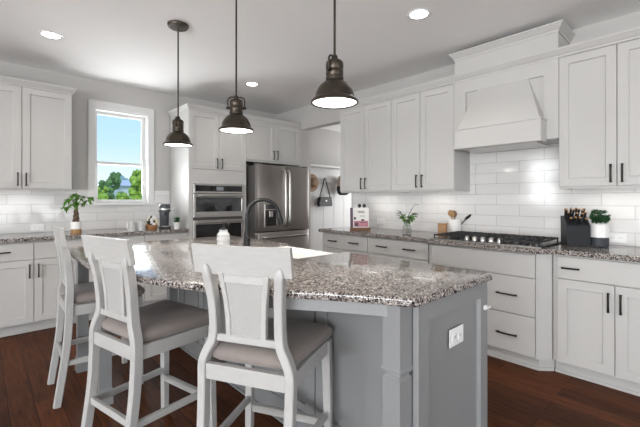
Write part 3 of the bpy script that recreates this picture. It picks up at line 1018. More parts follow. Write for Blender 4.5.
# faucet
t = thing('kitchen_faucet', 'matte black gooseneck faucet rising from the island behind the chair back', 'faucet', (1.452, 2.360, 0.9155), R(-28))
MB().lathe([(0.0, 0), (0.032, 0), (0.032, 0.006), (0.026, 0.012), (0.022, 0.09), (0.0175, 0.12), (0, 0.12)], n=24).build('base', 'mblack', t, True)
pts = [(0, 0, 0.09), (0, 0, 0.18), (0, 0, 0.235)]
for k in range(1, 15):
    a = PI - (PI - R(14)) * k / 14
    pts.append((0.118 + 0.118 * math.cos(a), 0, 0.235 + 0.118 * math.sin(a)))
MB().tube(pts, 0.0145, 14).build('spout', 'mblack', t, True)
MB().tube([(0.231, 0, 0.272), (0.240, 0, 0.235), (0.252, 0, 0.185), (0.256, 0, 0.165)], [0.0155, 0.018, 0.022, 0.020], 14).build('spray_head', 'mblack', t, True)
MB().tube([(0, -0.015, 0.062), (0, -0.045, 0.066), (0.004, -0.085, 0.085)], [0.009, 0.007, 0.006], 10).build('lever_handle', 'mblack', t, True)
# glass soap jar
t = thing('soap_dispenser', 'faceted clear glass soap bottle with dark pump beside the faucet', 'soap dispenser', (1.375, 2.575, 0.9155))
MB().lathe([(0, 0), (0.044, 0), (0.050, 0.008), (0.047, 0.03), (0.051, 0.045), (0.046, 0.07), (0.049, 0.085), (0.036, 0.102), (0.032, 0.106), (0.032, 0.122), (0, 0.122)], n=9).build('bottle', 'fglass', t)
MB().lathe([(0, 0.122), (0.020, 0.122), (0.020, 0.132), (0.008, 0.136), (0.007, 0.172), (0, 0.172)], n=16).tube([(0, 0, 0.168), (0.02, -0.02, 0.170), (0.032, -0.03, 0.160)], 0.006, 8).build('pump', 'mblack', t, True)

# ------------------------------------------------------------------ bar stools
def make_stool(label, loc, rz):
    t = thing('bar_stool', label, 'stool', loc, rz, 'white counter stools at the island')
    # rear posts, one bent timber each from floor to back
    for s in (-1, 1):
        pts = [(-0.262, s * 0.190, 0), (-0.240, s * 0.190, 0.15), (-0.213, s * 0.191, 0.35), (-0.202, s * 0.194, 0.52), (-0.200, s * 0.194, 0.605),
               (-0.196, s * 0.176, 0.655), (-0.192, s * 0.153, 0.70), (-0.191, s * 0.146, 0.755), (-0.200, s * 0.148, 0.86), (-0.216, s * 0.156, 0.95), (-0.232, s * 0.163, 1.005)]
        pp = smooth_path(pts, 4)
        wx = [0.046 - 0.006 * abs(2 * i / (len(pp) - 1) - 1) for i in range(len(pp))]
        wy = [0.036] * len(pp)
        wx[-1], wy[-1] = 0.020, 0.026
        wx[-2] = 0.034
        pp.append(pp[-1] + Vector((-0.003, 0, 0.008)))
        wx.append(0.010)
        wy.append(0.014)
        MB().bar(pp, wy, wx, 0.004).build('rear_leg', 'stool', t, 35)
    for s in (-1, 1):
        MB().bar([(0.205, s * 0.218, 0), (0.20, s * 0.211, 0.3), (0.195, s * 0.205, 0.603)], [0.034, 0.038, 0.042], [0.034, 0.038, 0.042], 0.003).build('front_leg', 'stool', t)
    # seat frame
    mb = MB().box(-0.214, -0.177, 0.542, -0.190, 0.177, 0.606, .002).box(0.165, -0.18, 0.542, 0.190, 0.18, 0.606, .002)
    for s in (-1, 1):
        mb.poly([(-0.19, s * 0.202), (-0.19, s * 0.178), (0.17, s * 0.194), (0.17, s * 0.218)], 0.542, 0.606, .002, 1)
    mb.build('seat_frame', 'stoolh', t)
    # upholstered seat
    def seat(i, z):
        n = []
        for (x, y) in [(-0.185, -0.184), (0.236, -0.231), (0.236, 0.231), (-0.185, 0.184)]:
            n.append((x - i * (1 if x > 0 else -1), y - i * (1 if y > 0 else -1), z))
        # rounded corners
        out = []
        for k in range(4):
            p = Vector(n[k])
            a = Vector(n[k - 1])
            b = Vector(n[(k + 1) % 4])
            r = 0.045
            pa = p + (a - p).normalized() * r
            pb = p + (b - p).normalized() * r
            for j in range(6):
                q = j / 5
                out.append(tuple(pa * (1 - q) ** 2 + p * 2 * q * (1 - q) + pb * q * q))
        return out
    MB().rings([seat(0.014, 0.606), seat(0.001, 0.618), seat(-0.004, 0.634), seat(-0.001, 0.648), seat(0.010, 0.661), seat(0.032, 0.671), seat(0.075, 0.678), seat(0.13, 0.681)]).build('seat_cushion', 'cushion', t, 60)
    # stretchers
    MB().box(0.180, -0.190, 0.190, 0.204, 0.190, 0.226, .003).build('footrest', 'stoolh', t)
    MB().box(-0.233, -0.170, 0.250, -0.211, 0.170, 0.282, .003).build('stretcher', 'stoolh', t)
    for s in (-1, 1):
        MB().poly([(-0.205, s * 0.176), (-0.205, s * 0.196), (0.18, s * 0.217), (0.18, s * 0.197)], 0.236, 0.268, .002, 1).build('stretcher', 'stoolh', t)
    # top rail, bowed in plan
    rs = []
    for k in range(13):
        v = -1 + 2 * k / 12
        y = v * 0.214
        x = -0.214 - 0.0 + 0.020 * (v * v - 0.5) * -1 + 0.0
        zt = 1.088 + 0.006 * v * v
        zb_ = 0.968 + 0.010 * (v * v)
        lean = 0.022
        rs.append([(x + 0.011, y, zb_), (x + 0.011 - lean, y, zt - .003), (x + 0.008 - lean, y, zt), (x - 0.008 - lean, y, zt), (x - 0.011 - lean, y, zt - .003), (x - 0.011, y, zb_)])
    MB().rings(rs).build('top_rail', 'stoolh', t, 30)
    # lower back rail
    MB().box(-0.203, -0.136, 0.698, -0.181, 0.136, 0.728, .003).build('lower_back_rail', 'stoolh', t)
    # splat: two slats and a woven panel
    for s in (-1, 1):
        MB().bar(smooth_path([(-0.192, s * 0.078, 0.722), (-0.195, s * 0.080, 0.80), (-0.203, s * 0.088, 0.89), (-0.214, s * 0.102, 0.98)], 4), 0.022, 0.024, .002).build('splat_slat', 'stool', t, 35)
    sp = []
    for z, x, h in [(0.726, -0.192, 0.069), (0.80, -0.195, 0.071), (0.89, -0.203, 0.079), (0.945, -0.209, 0.086), (0.972, -0.213, 0.091)]:
        sp.append([(x + 0.006, -h, z), (x + 0.006, h, z), (x - 0.006, h, z), (x - 0.006, -h, z)])
    MB().rings(sp).build('woven_panel', 'weave', t)
    MB().box(-0.221, -0.088, 0.940, -0.203, 0.088, 0.972, .002).build('splat_rail', 'stoolh', t)
    return t
s3 = make_stool('white counter stool nearest the camera, angled at the bend of the island', (0.944, 1.350, 0), R(28))
s2 = copy_tree(s3)
s2.location, s2.rotation_euler = (0.668, 2.000, 0), (0, 0, R(13))
s2['label'] = 'white counter stool in the middle, between the leftmost and nearest stools'
s1 = copy_tree(s3)
s1.location, s1.rotation_euler = (0.613, 2.915, 0), (0, 0, R(-2))
s1['label'] = 'white counter stool farthest left, seen from its side near the window cabinets'

# ------------------------------------------------------------------ pendants
def pendant(label, x, y, zr, rz):
    t = thing('pendant_light', label, 'pendant light', (x, y, CEIL), rz, 'pendants over the island')
    d = zr - CEIL
    MB().lathe([(0, 0), (0.082, 0), (0.082, -0.012), (0.074, -0.024), (0.02, -0.028), (0, -0.028)], n=36).build('ceiling_canopy', 'pend', t, True)
    sc = MB()
    for k in range(3):
        a = 2 * PI * k / 3
        sc.sphere((0.05 * math.cos(a), 0.05 * math.sin(a), -0.027), 0.006, sub=1)
    sc.build('canopy_screws', 'bronze', t, True)
    MB().tube([(0, 0, -0.026), (0, 0, d + 0.215)], 0.0058, 10).build('stem', 'pend', t, True)
    MB().lathe([(0, d + 0.232), (0.012, d + 0.232), (0.016, d + 0.225), (0.016, d + 0.205), (0, d + 0.2)], n=16).build('stem_coupling', 'pend', t, True)
    soc = [(0, 0.205), (0.034, 0.205), (0.041, 0.198), (0.043, 0.19), (0.043, 0.165), (0.041, 0.162), (0.041, 0.158), (0.043, 0.155), (0.043, 0.135), (0.041, 0.132), (0.041, 0.128),
           (0.044, 0.125), (0.044, 0.108), (0.036, 0.10), (0, 0.10)]
    MB().lathe([(r, d + z) for r, z in soc], n=32).build('socket_housing', 'pend', t, True)
    sh = [(0.036, 0.108), (0.048, 0.103), (0.066, 0.090), (0.082, 0.070), (0.092, 0.048), (0.097, 0.026), (0.100, 0.020), (0.110, 0.014), (0.116, 0.006), (0.116, -0.003), (0.110, -0.004),
          (0.106, 0.006), (0.092, 0.018), (0.088, 0.046), (0.078, 0.068), (0.062, 0.086), (0.034, 0.10)]
    MB().lathe([(r, d + z) for r, z in sh], n=44, cap=False).build('shade', 'pend', t, True)
    MB().lathe([(0, d + 0.002), (0.106, d + 0.002), (0.106, d + 0.008), (0, d + 0.008)], n=40).build('diffuser', 'bulb', t)
    y_ = [(-0.052, 0, d + 0.146), (-0.056, 0, d + 0.19), (-0.05, 0, d + 0.212), (-0.034, 0, d + 0.222), (0, 0, d + 0.223), (0.034, 0, d + 0.222), (0.05, 0, d + 0.212), (0.056, 0, d + 0.19), (0.052, 0, d + 0.146)]
    yo = MB().tube(smooth_path(y_, 4), 0.0048, 8)
    yo.build('yoke', 'pend', t, True)
    kn = MB()
    for s in (-1, 1):
        kn.lathe([(0, -0.012), (0.009, -0.012), (0.009, 0.012), (0, 0.012)], (s * 0.053, 0, d + 0.150), 12, axis='x')
    kn.build('yoke_knobs', 'bronze', t, True)
    light('pendant_bulb', 'AREA', (0, 0, d - 0.006), (0, 0, 0), 5, (1, 0.93, 0.84), (0.18, 0.18), t)
    return t
pendant('small dark bronze pendant lamp farthest away, whose round ceiling canopy shows', 1.180, 2.965, 1.712, R(47))
pendant('dark bronze pendant lamp in the middle, hanging before the oven tower doors', 1.250, 2.165, 1.728, R(-36))
pendant('largest dark bronze pendant lamp, nearest the camera, hanging just left of the wall cabinets', 1.272, 1.264, 1.743, R(15))

# ------------------------------------------------------------------ recessed lights
def can(label, x, y):
    t = thing('recessed_light', label, 'ceiling light', (x, y, CEIL), 0, 'recessed ceiling lights')
    MB().lathe([(0.066, -0.001), (0.072, -0.006), (0.088, -0.004), (0.092, 0.0), (0.066, 0.0)], n=36, cap=False).build('trim_ring', 'plastic', t, True)
    MB().lathe([(0, -0.004), (0.062, -0.004), (0.062, -0.0005), (0, -0.0005)], n=32).build('lens', 'led', t)
    light('recessed_lamp', 'SPOT', (0, 0, -0.02), (0, 0, 0), 14, (1, 0.95, 0.88), 0.06, t, spot_size=R(125), spot_blend=0.7)
can('round recessed ceiling light at upper left, above the left cabinets', 0.449, 3.895)
can('round recessed ceiling light at top, between nearest pendant and hood box', 2.462, 1.537)
can('round recessed ceiling light between the middle pendant and refrigerator cabinet', 2.45, 3.866)

# under-cabinet LED bars
def led_bar(label, loc, rz, Lg, e=0.42):
    t = thing('under_cabinet_light', label, 'light', loc, rz, 'under-cabinet light bars')
    MB().box(-Lg / 2, -0.02, -0.012, Lg / 2, 0.02, 0, .002).build('housing', 'plastic', t)
    MB().box(-Lg / 2 + 0.01, -0.014, -0.0135, Lg / 2 - 0.01, 0.014, -0.0115).build('lens', 'ucl', t)
    light('led_lamp', 'AREA', (0, 0, -0.02), (0, 0, 0), e, (1, 0.96, 0.9), (Lg - .03, 0.03), t)
led_bar('thin light bar under the wall cabinet above the cookbook', (3.44, 2.74, UB + .024), R(-90), 0.30)
led_bar('thin light bar under the wall cabinet left of the hood', (3.44, 2.00, UB + .024), R(-90), 0.30)
led_bar('thin light bar under the wall cabinet right of the hood', (3.44, 0.50, UB + .024), R(-90), 0.30)
led_bar('thin light bar under the wall cabinet left of the window', (0.25, 4.82, UB + 0.036), 0, 0.30, 0.13)

# ------------------------------------------------------------------ cooktop
t = thing('gas_cooktop', 'black five-burner gas cooktop with steel knobs set in the counter', 'cooktop', (2.955, 1.735, CT1), RW)
cw, cd = 0.89, 0.535
MB().box(0, 0, 0, cw, cd, 0.012, .003).build('cooktop_tray', 'blk', t)
MB().box(0.0, -0.004, 0.0, cw, 0.006, 0.011, .002).build('front_trim', 'steel', t)
for k in range(5):
    x = 0.31 + 0.0675 * k
    kn = MB().lathe([(0, 0.046), (0.015, 0.046), (0.019, 0.040), (0.020, 0.016), (0.024, 0.012), (0, 0.012)], (x, 0.065, 0), 20).build('knob', 'steel', t, True)
    MB().box(x - 0.003, 0.05, 0.046, x + 0.003, 0.08, 0.050, .001).build('knob_grip', 'steel', kn)
for (bx_, by_, r) in [(0.16, 0.16, 0.042), (0.16, 0.40, 0.034), (0.445, 0.33, 0.056), (0.73, 0.16, 0.034), (0.73, 0.40, 0.046)]:
    b = MB().lathe([(0, 0.012), (r, 0.012), (r, 0.022), (r * .8, 0.026), (0, 0.026)], (bx_, by_, 0), 24).build('burner', 'iron', t, True)
    MB().lathe([(0, 0.026), (r * .75, 0.026), (r * .72, 0.034), (0, 0.035)], (bx_, by_, 0), 24).build('burner_cap', 'iron', b, True)
for x0, x1, y0, y1 in [(0.02, 0.298, 0.03, 0.515), (0.306, 0.584, 0.13, 0.515), (0.592, 0.870, 0.03, 0.515)]:
    g = MB()
    b_ = 0.006
    for y in (y0, y1 - 0.012):
        g.box(x0, y, 0.034, x1, y + 0.012, 0.046, .002)
    for x in (x0, x1 - 0.012):
        g.box(x, y0, 0.034, x + 0.012, y1, 0.046, .002)
    for k in range(1, 5):
        x = x0 + (x1 - x0) * k / 5
        g.box(x - 0.005, y0, 0.036, x + 0.005, y1, 0.048, .002)
    for k in (1, 2):
        y = y0 + (y1 - y0) * k / 3
        g.box(x0, y - 0.005, 0.036, x1, y + 0.005, 0.048, .002)
    for x in (x0 + 0.002, x1 - 0.012):
        for y in (y0 + 0.002, y1 - 0.012):
            g.box(x, y, 0.012, x + 0.010, y + 0.010, 0.036)
    g.build('grate', 'iron', t)

# ------------------------------------------------------------------ things on the right counter
# knife block
t = thing('knife_block', 'black knife block full of dark-handled knives beside the succulent pot', 'knife block', (3.385, 0.735, CT1), R(-62))
KH = 0.165
blk = MB()
blk.prism([(-0.085, 0), (0.075, 0), (0.085, 0.225), (-0.01, 0.225), (-0.085, 0.155)], 'x', -0.075, 0.075)
blk.build('block', 'knife', t)
k = 0
for row, (yy, zz) in enumerate([(-0.064, 0.176), (-0.036, 0.202), (0.005, 0.2245), (0.045, 0.2245)]):
    for c in range(4):
        x = -0.054 + 0.036 * c + random.uniform(-.004, .004)
        ln = 0.066 if row else 0.06
        ln += random.uniform(-.012, .012)
        dv = Vector((random.uniform(-.22, .22), -0.75 if row < 2 else -0.45, 0.85)).normalized()
        p0 = Vector((x, yy, zz))
        kv = thing('kitchen_knife', 'black-handled kitchen knife standing in the knife block', 'knife', (0, 0, 0), 0, 'knives in the block')
        kv.matrix_world = t.matrix_world
        kv.location = Matrix.Translation(Vector((3.385, 0.735, CT1))) @ Matrix.Rotation(R(-62), 4, 'Z') @ p0
        kv.rotation_euler = (0, 0, R(-62))
        MB().tube([tuple(-dv * 0.004), tuple(dv * ln * .5), tuple(dv * ln)], [0.0085, 0.0075, 0.0095], 8).build('handle', 'khandle', kv, True)
        MB().tube([tuple(dv * ln), tuple(dv * (ln + 0.004))], [0.0088, 0.007], 8).build('end_cap', 'woodt', kv, True)
        k += 1
# succulent
t = thing('potted_succulent', 'green succulent in a white and slate-grey dipped pot, right of knife block', 'potted plant', (3.435, 0.595, CT1))
MB().lathe([(0, 0), (0.058, 0), (0.063, 0.006), (0.064, 0.07), (0.0635, 0.072)], n=32, cap=False).lathe([(0, 0), (0.058, 0)], n=32, cap=False).build('pot_base', 'gpot', t, True)
MB().lathe([(0.0635, 0.071), (0.064, 0.165), (0.062, 0.172), (0.057, 0.172), (0.056, 0.155), (0, 0.155)], n=32, cap=False).build('pot', 'ceramic', t, True)
fo = MB()
for k in range(90):
    a = random.uniform(0, 2 * PI)
    r = 0.062 * math.sqrt(random.random())
    z = 0.172 + random.uniform(0, 0.105) * (1 - (r / 0.085) ** 2)
    bx_ = Vector((r * math.cos(a), r * math.sin(a), z))
    for q in range(6):
        b = random.uniform(0, 2 * PI)
        fo.leaf(bx_, (math.cos(b), math.sin(b), random.uniform(0.3, 1.4)), 0.030, 0.018, 0.2, n=3)
fo.build('foliage', 'leafd', t, True)
# utensil crock and the things in it
t = thing('utensil_crock', 'white ceramic utensil crock left of the cooktop', 'crock', (3.50, 1.775, CT1))
MB().lathe([(0, 0), (0.058, 0), (0.062, 0.005), (0.062, 0.155), (0.060, 0.158), (0.055, 0.158), (0.055, 0.012), (0, 0.012)], n=32, cap=False).build('crock', 'ceramic', t, True)
def spoon(name, label, base, top, m, head, thick=0.006):
    q = thing(name, label, 'utensil', base)
    d = Vector(top) - Vector(base)
    MB().tube([(0, 0, 0), tuple(d * 0.72)], [0.005, 0.006], 8).build('shaft', m, q, True)
    u = d.normalized()
    n_ = 10
    rs = []
    side = Vector((0.68, -0.73, 0))
    fr = u.cross(side).normalized()
    for i in range(n_ + 1):
        tt = i / n_
        c = d * (0.70 + 0.30 * tt)
        wv = head * max(0.12, math.sin(PI * (0.08 + 0.87 * tt)) ** 0.7)
        rs.append([tuple(c + side * wv), tuple(c + fr * thick), tuple(c - side * wv), tuple(c - fr * thick)])
    MB().rings(rs).build('spoon_head', m, q, 50)
    return q
spoon('wooden_spoon', 'light wooden spoon upright in the white utensil crock', (3.50, 1.775, 0.930), (3.46, 1.800, 1.165), 'woodt', 0.034)
spoon('wooden_spatula', 'wooden spatula leaning behind the spoon in the white crock', (3.515, 1.765, 0.930), (3.50, 1.785, 1.160), 'woodd', 0.028)
spoon('spatula', 'black spatula leaning right out of the white utensil crock', (3.49, 1.79, 0.930), (3.56, 1.640, 1.125), 'khandle', 0.022)
t = thing('wooden_canister', 'small square wooden canister in front of the utensil crock', 'canister', (3.395, 1.850, CT1), R(20))
MB().box(-0.042, -0.042, 0, 0.042, 0.042, 0.105, .004).build('canister', 'woodt', t)
MB().box(-0.043, -0.043, 0.105, 0.043, 0.043, 0.118, .004).build('lid', 'woodt', t)
# vase of cuttings
t = thing('glass_vase', 'small clear glass vase holding bright green leafy cuttings', 'vase', (3.24, 2.165, CT1))
MB().lathe([(0, 0), (0.036, 0), (0.046, 0.012), (0.05, 0.04), (0.043, 0.075), (0.03, 0.095), (0.032, 0.115), (0.029, 0.115), (0.027, 0.095), (0.04, 0.074), (0.046, 0.04), (0.04, 0.014), (0, 0.008)], n=28, cap=False).build('vase', 'jarglass', t, True)
MB().lathe([(0, 0.012), (0.036, 0.014), (0.044, 0.04), (0.040, 0.062), (0, 0.062)], n=24).build('pebbles', mat('vase_pebbles', (0.42, 0.34, 0.28), 0.8, vary=0.5, scale=70), t, True)
st = MB()
fo = MB()
for k in range(6):
    a = k * 1.05 + 0.3
    tp = Vector((0.045 * math.cos(a), 0.045 * math.sin(a), 0.16 + 0.02 * (k % 3)))
    st.tube([(0, 0, 0.05), (0.01 * math.cos(a), 0.01 * math.sin(a), 0.11), tuple(tp)], 0.0025, 6)
    for q in range(4):
        b = a + random.uniform(-1.2, 1.2)
        fo.leaf(tp - Vector((0, 0, 0.012 * q)), (math.cos(b), math.sin(b), random.uniform(-0.1, 0.8)), 0.085, 0.052, 0.35)
st.build('stems', 'leaf', t, True)
fo.build('leaves', 'leaf', t, True)
tw = MB().tube([(0, 0, 0.10), (0.02, -0.01, 0.20), (0.045, -0.05, 0.285), (0.05, -0.065, 0.31)], [0.003, 0.0028, 0.002, 0.0015], 6)
tw.tube([(0, 0, 0.10), (-0.03, 0.035, 0.19), (-0.05, 0.055, 0.235)], 0.0025, 6)
for p, b in [((-0.05, 0.055, 0.235), 2.2), ((-0.045, 0.05, 0.225), 3.2), ((-0.05, 0.055, 0.23), 4.0), ((0.05, -0.065, 0.30), -0.6), ((0.03, -0.03, 0.25), 0.4)]:
    tw.leaf(p, (math.cos(b), math.sin(b), 0.3), 0.045, 0.022, 0.3)
tw.build('dark_twigs', 'leafb', t, True)
# cookbook on its stand
CB = (3.235, 2.80, CT1)
brz = R(-45)
t = thing('cookbook_stand', 'wooden cookbook stand with round scrolls at the corner of the counter', 'stand', CB, brz)
tilt = Matrix.Rotation(R(-16), 3, 'X')
MB().box(-0.108, 0.0, 0.018, 0.108, 0.012, 0.262, .002, rot=tilt, about=(0, 0, 0.018)).build('back_rest', 'woodd', t)
MB().box(-0.118, -0.055, 0.0, 0.118, 0.020, 0.016, .002).box(-0.118, -0.055, 0.016, 0.118, -0.045, 0.034, .002).build('ledge', 'woodd', t)
MB().box(-0.02, 0.03, 0.0, 0.02, 0.10, 0.012, .002).tube([(0, 0.095, 0.01), (0, 0.06, 0.19)], 0.008, 8).build('prop', 'woodd', t)
fn = MB()
for x in (0.0, 0.055):
    fn.lathe([(0, -0.006), (0.022, -0.006), (0.022, 0.006), (0, 0.006)], (x, 0.080, 0.282), 24, axis='y')
    fn.tube([(x, 0.078, 0.24), (x, 0.080, 0.27)], 0.006, 8)
fn.build('scrolls', 'bronze', t, True)
t = thing('cookbook', 'open cookbook with a pink picture page standing on the wooden stand', 'book', CB, brz)
MB().box(-0.112, -0.026, 0.0185, -0.080, -0.004, 0.262, .001, rot=tilt, about=(0, 0, 0.018)).build('cover_edge', 'inkd', t)
MB().box(-0.080, -0.022, 0.0185, 0.105, -0.004, 0.262, .001, rot=tilt, about=(0, 0, 0.018)).build('pages', 'paper', t)
pg = MB()
for x0, x1, z0, z1 in [(-0.07, 0.095, 0.035, 0.105)]:
    pg.box(x0, -0.0232, z0, x1, -0.0215, z1, rot=tilt, about=(0, 0, 0.018))
pg.build('picture', 'ink', t)
for x0, x1, z0, z1 in [(-0.06, -0.02, 0.04, 0.085), (0.015, 0.05, 0.105, 0.125), (-0.07, -0.045, 0.12, 0.15), (0.0, 0.085, 0.085, 0.092), (-0.02, 0.06, 0.20, 0.206), (-0.03, 0.05, 0.215, 0.222), (0.0, 0.06, 0.16, 0.165)]:
    MB().box(x0, -0.0240, z0, x1, -0.0214, z1, rot=tilt, about=(0, 0, 0.018)).build('print', 'inkd', t)
pass

# ------------------------------------------------------------------ things on the window counter
t = thing('money_tree', 'braided-trunk money tree in a white pot on a wooden foot, left of the window', 'potted plant', (0.735, 4.535, CT1))
MB().lathe([(0, 0), (0.047, 0), (0.049, 0.004), (0.049, 0.048), (0, 0.048)], n=28).build('pot_foot', 'woodt', t, True)
MB().lathe([(0.0, 0.0485), (0.049, 0.0485), (0.052, 0.125), (0.048, 0.125), (0.047, 0.112), (0, 0.112)], n=28, cap=False).build('pot', 'ceramic', t, True)
MB().lathe([(0, 0.112), (0.046, 0.112), (0.03, 0.118), (0, 0.119)], n=20).build('soil', 'soil', t, True)
tr = MB()
for k in range(3):
    pts = []
    for i in range(16):
        z = 0.115 + 0.17 * i / 15
        rad = 0.021 * (1 - 0.6 * i / 15)
        a = k * 2 * PI / 3 + i * 0.5
        pts.append((rad * math.cos(a), rad * math.sin(a), z))
    tr.tube(pts, [0.015 - 0.007 * i / 15 for i in range(16)], 8)
tr.tube([(0.005, 0.0, 0.27), (0.0, 0.0, 0.34), (0.006, 0.0, 0.42)], [0.005, 0.004, 0.002], 6)
tr.build('trunk', 'trunk', t, True)
fo = MB()
for (dx, dy, dz, nl) in [(-0.07, -0.02, 0.345, 6), (-0.03, -0.04, 0.395, 6), (0.015, -0.03, 0.365, 6), (0.095, 0.0, 0.34, 6), (0.05, 0.03, 0.385, 6), (-0.05, 0.03, 0.36, 5),
                         (-0.085, 0.0, 0.275, 5), (0.12, -0.02, 0.375, 5), (0.0, -0.05, 0.325, 5), (-0.03, -0.06, 0.30, 5), (0.055, -0.04, 0.31, 4), (0.0, 0.02, 0.41, 5)]:
    c = Vector((dx, dy, dz))
    fo.tube([(0, 0, 0.27), tuple(Vector((dx * .5, dy * .5, 0.02 + dz))), tuple(c)], 0.0022, 5)
    tl = Vector((dx, dy, 0)) * 5
    for q in range(nl):
        b = 2 * PI * q / nl + random.uniform(-.3, .3)
        fo.leaf(c, (math.cos(b) + tl.x, math.sin(b) + tl.y, random.uniform(-0.5, 0.7)), random.uniform(0.05, 0.075), 0.036, random.uniform(0.3, 1.0))
fo.build('leaves', 'leaf', t, True)
# mugs
def mug(label, x, y, rz):
    t = thing('mug', label, 'mug', (x, y, CT1), rz, 'mugs on the window counter')
    MB().lathe([(0, 0), (0.036, 0), (0.041, 0.006), (0.0425, 0.11), (0.0405, 0.112), (0.038, 0.11), (0.037, 0.01), (0, 0.008)], n=28, cap=False).build('cup', mugm, t, True)
    MB().tube(smooth_path([(0.040, 0, 0.09), (0.062, 0, 0.088), (0.070, 0, 0.06), (0.060, 0, 0.03), (0.040, 0, 0.026)], 4), 0.0052, 8).build('handle', 'ceramic', t, True)
mugm = mat('mug_grey_pattern', (0.46, 0.46, 0.455), 0.3, vary=0.5, scale=55)
mug('white patterned mug on the window counter, left of its twin', 1.250, 4.425, R(200))
mug('white patterned mug on the window counter, next to the basket of capsules', 1.345, 4.425, R(150))
# capsule basket
t = thing('capsule_basket', 'brown woven basket heaped with coffee capsules beside the coffee machine', 'basket', (1.462, 4.45, CT1))
MB().lathe([(0, 0), (0.055, 0), (0.064, 0.02), (0.066, 0.05), (0.062, 0.065), (0.058, 0.062), (0.055, 0.02), (0, 0.01)], n=24, cap=False).build('bowl', mat('brown_wicker', (0.27, 0.12, 0.045), 0.6, vary=0.6, scale=80, bump=0.6), t, True)
pr = None
cols = ['cream', 'mblack', 'gold', 'cream', 'blk', 'ceramic']
caps = []
idx = 0
for lay, (rad, n, z) in enumerate([(0.040, 6, 0.058), (0.046, 6, 0.086), (0.034, 5, 0.114), (0.012, 3, 0.140)]):
    for q in range(n):
        a = 2 * PI * q / n + lay * 0.5
        m_ = cols[(q + lay) % len(cols)]
        o = MB().lathe([(0, 0), (0.0145, 0), (0.019, 0.023), (0.0205, 0.025), (0, 0.026)], n=14).build('coffee_capsule', m_, None, True)
        o.location = (1.462 + rad * math.cos(a), 4.45 + rad * math.sin(a), CT1 + z)
        o.rotation_euler = (R(75) * math.sin(a) * -0.9, R(75) * math.cos(a) * 0.9, a)
        tag(o, 'small foil coffee capsule heaped in the brown basket', 'capsule', 'coffee capsules in the basket')
# coffee machine
t = thing('coffee_machine', 'tall dark grey capsule coffee machine on the window counter', 'coffee machine', (1.655, 4.58, CT1), R(-8))
MB().lathe([(0, 0), (0.066, 0), (0.07, 0.006), (0.07, 0.03), (0, 0.03)], (0, -0.02, 0), 28).build('base', 'cdark', t, True)
MB().lathe([(0, 0.03), (0.052, 0.03), (0.056, 0.23), (0, 0.23)], (0, 0.012, 0), 28).build('column', 'cdark', t, True)
MB().lathe([(0, 0.20), (0.064, 0.20), (0.068, 0.215), (0.066, 0.285), (0.055, 0.300), (0, 0.303)], (0, -0.01, 0), 28).build('head', 'cdark', t, True)
MB().lathe([(0, 0.232), (0.0695, 0.232), (0.0695, 0.246), (0, 0.246)], (0, -0.01, 0), 28).build('chrome_band', 'steel', t, True)
MB().box(-0.012, -0.068, 0.165, 0.012, -0.035, 0.205, .004).build('spout', 'blk', t)
MB().lathe([(0, 0.03), (0.045, 0.03), (0.045, 0.036), (0, 0.036)], (0, -0.055, 0), 24).build('drip_tray', 'steel', t, True)
MB().box(0.072, 0.0, 0.02, 0.125, 0.09, 0.23, .012, 3).build('water_tank', 'jarglass', t)
# small white-potted plant
t = thing('potted_plant', 'tiny green plant in a small white pot against the oven tower', 'potted plant', (1.755, 4.45, CT1))
MB().lathe([(0, 0), (0.032, 0), (0.043, 0.08), (0.045, 0.082), (0.041, 0.082), (0.039, 0.07), (0, 0.07)], n=24, cap=False).build('pot', 'ceramic', t, True)
fo = MB()
for k in range(70):
    a = random.uniform(0, 2 * PI)
    r = 0.028 * random.random()
    fo.leaf((r * math.cos(a), r * math.sin(a), 0.07 + random.uniform(0, .055)), (math.cos(a), math.sin(a), random.uniform(0.3, 2)), 0.05, 0.022, 0.4, n=3)
fo.build('foliage', 'leafd', t, True)

# ------------------------------------------------------------------ hall nook
o = MB().box(4.405, YN - 0.27, 1.890, 6.895, YN - 0.002, 1.925, .003).build('coat_shelf', 'trim')
tag(o, 'long white shelf above the coat hooks in the hall', 'shelf')
t = thing('hook_rail', 'white wooden rail with coat hooks on the hall wall', 'hook rail', (4.405, YN - 0.006, 1.60))
MB().box(0, -0.022, 0, 2.49, 0, 0.145, .003).build('rail_board', 'trim', t)
for x in (0.25, 0.61, 1.07, 1.48, 1.9):
    MB().tube(smooth_path([(x, -0.022, 0.085), (x, -0.05, 0.075), (x, -0.075, 0.085), (x, -0.082, 0.115)], 4), 0.006, 8).tube([(x, -0.022, 0.06), (x, -0.05, 0.035), (x, -0.062, 0.05)], 0.005, 8).build('hook', 'bronze', t, True)
hx = lambda k: 4.405 + [0.25, 0.61, 1.07][k]
# straw hat on the first hook
t = thing('straw_hat', 'tan woven hat hanging on the hook beside the refrigerator', 'hat', (hx(0) + 0.0, YN - 0.13, 1.69))
MB().lathe([(0.17, 0), (0.165, 0.012), (0.10, 0.012), (0.09, 0.03), (0.085, 0.10), (0.06, 0.125), (0, 0.13)], (0, 0, 0), 28, cap=False, axis='y').build('hat', 'straw', t, True, loc=(0, 0.03, -0.10), rot=(0, 0, PI))
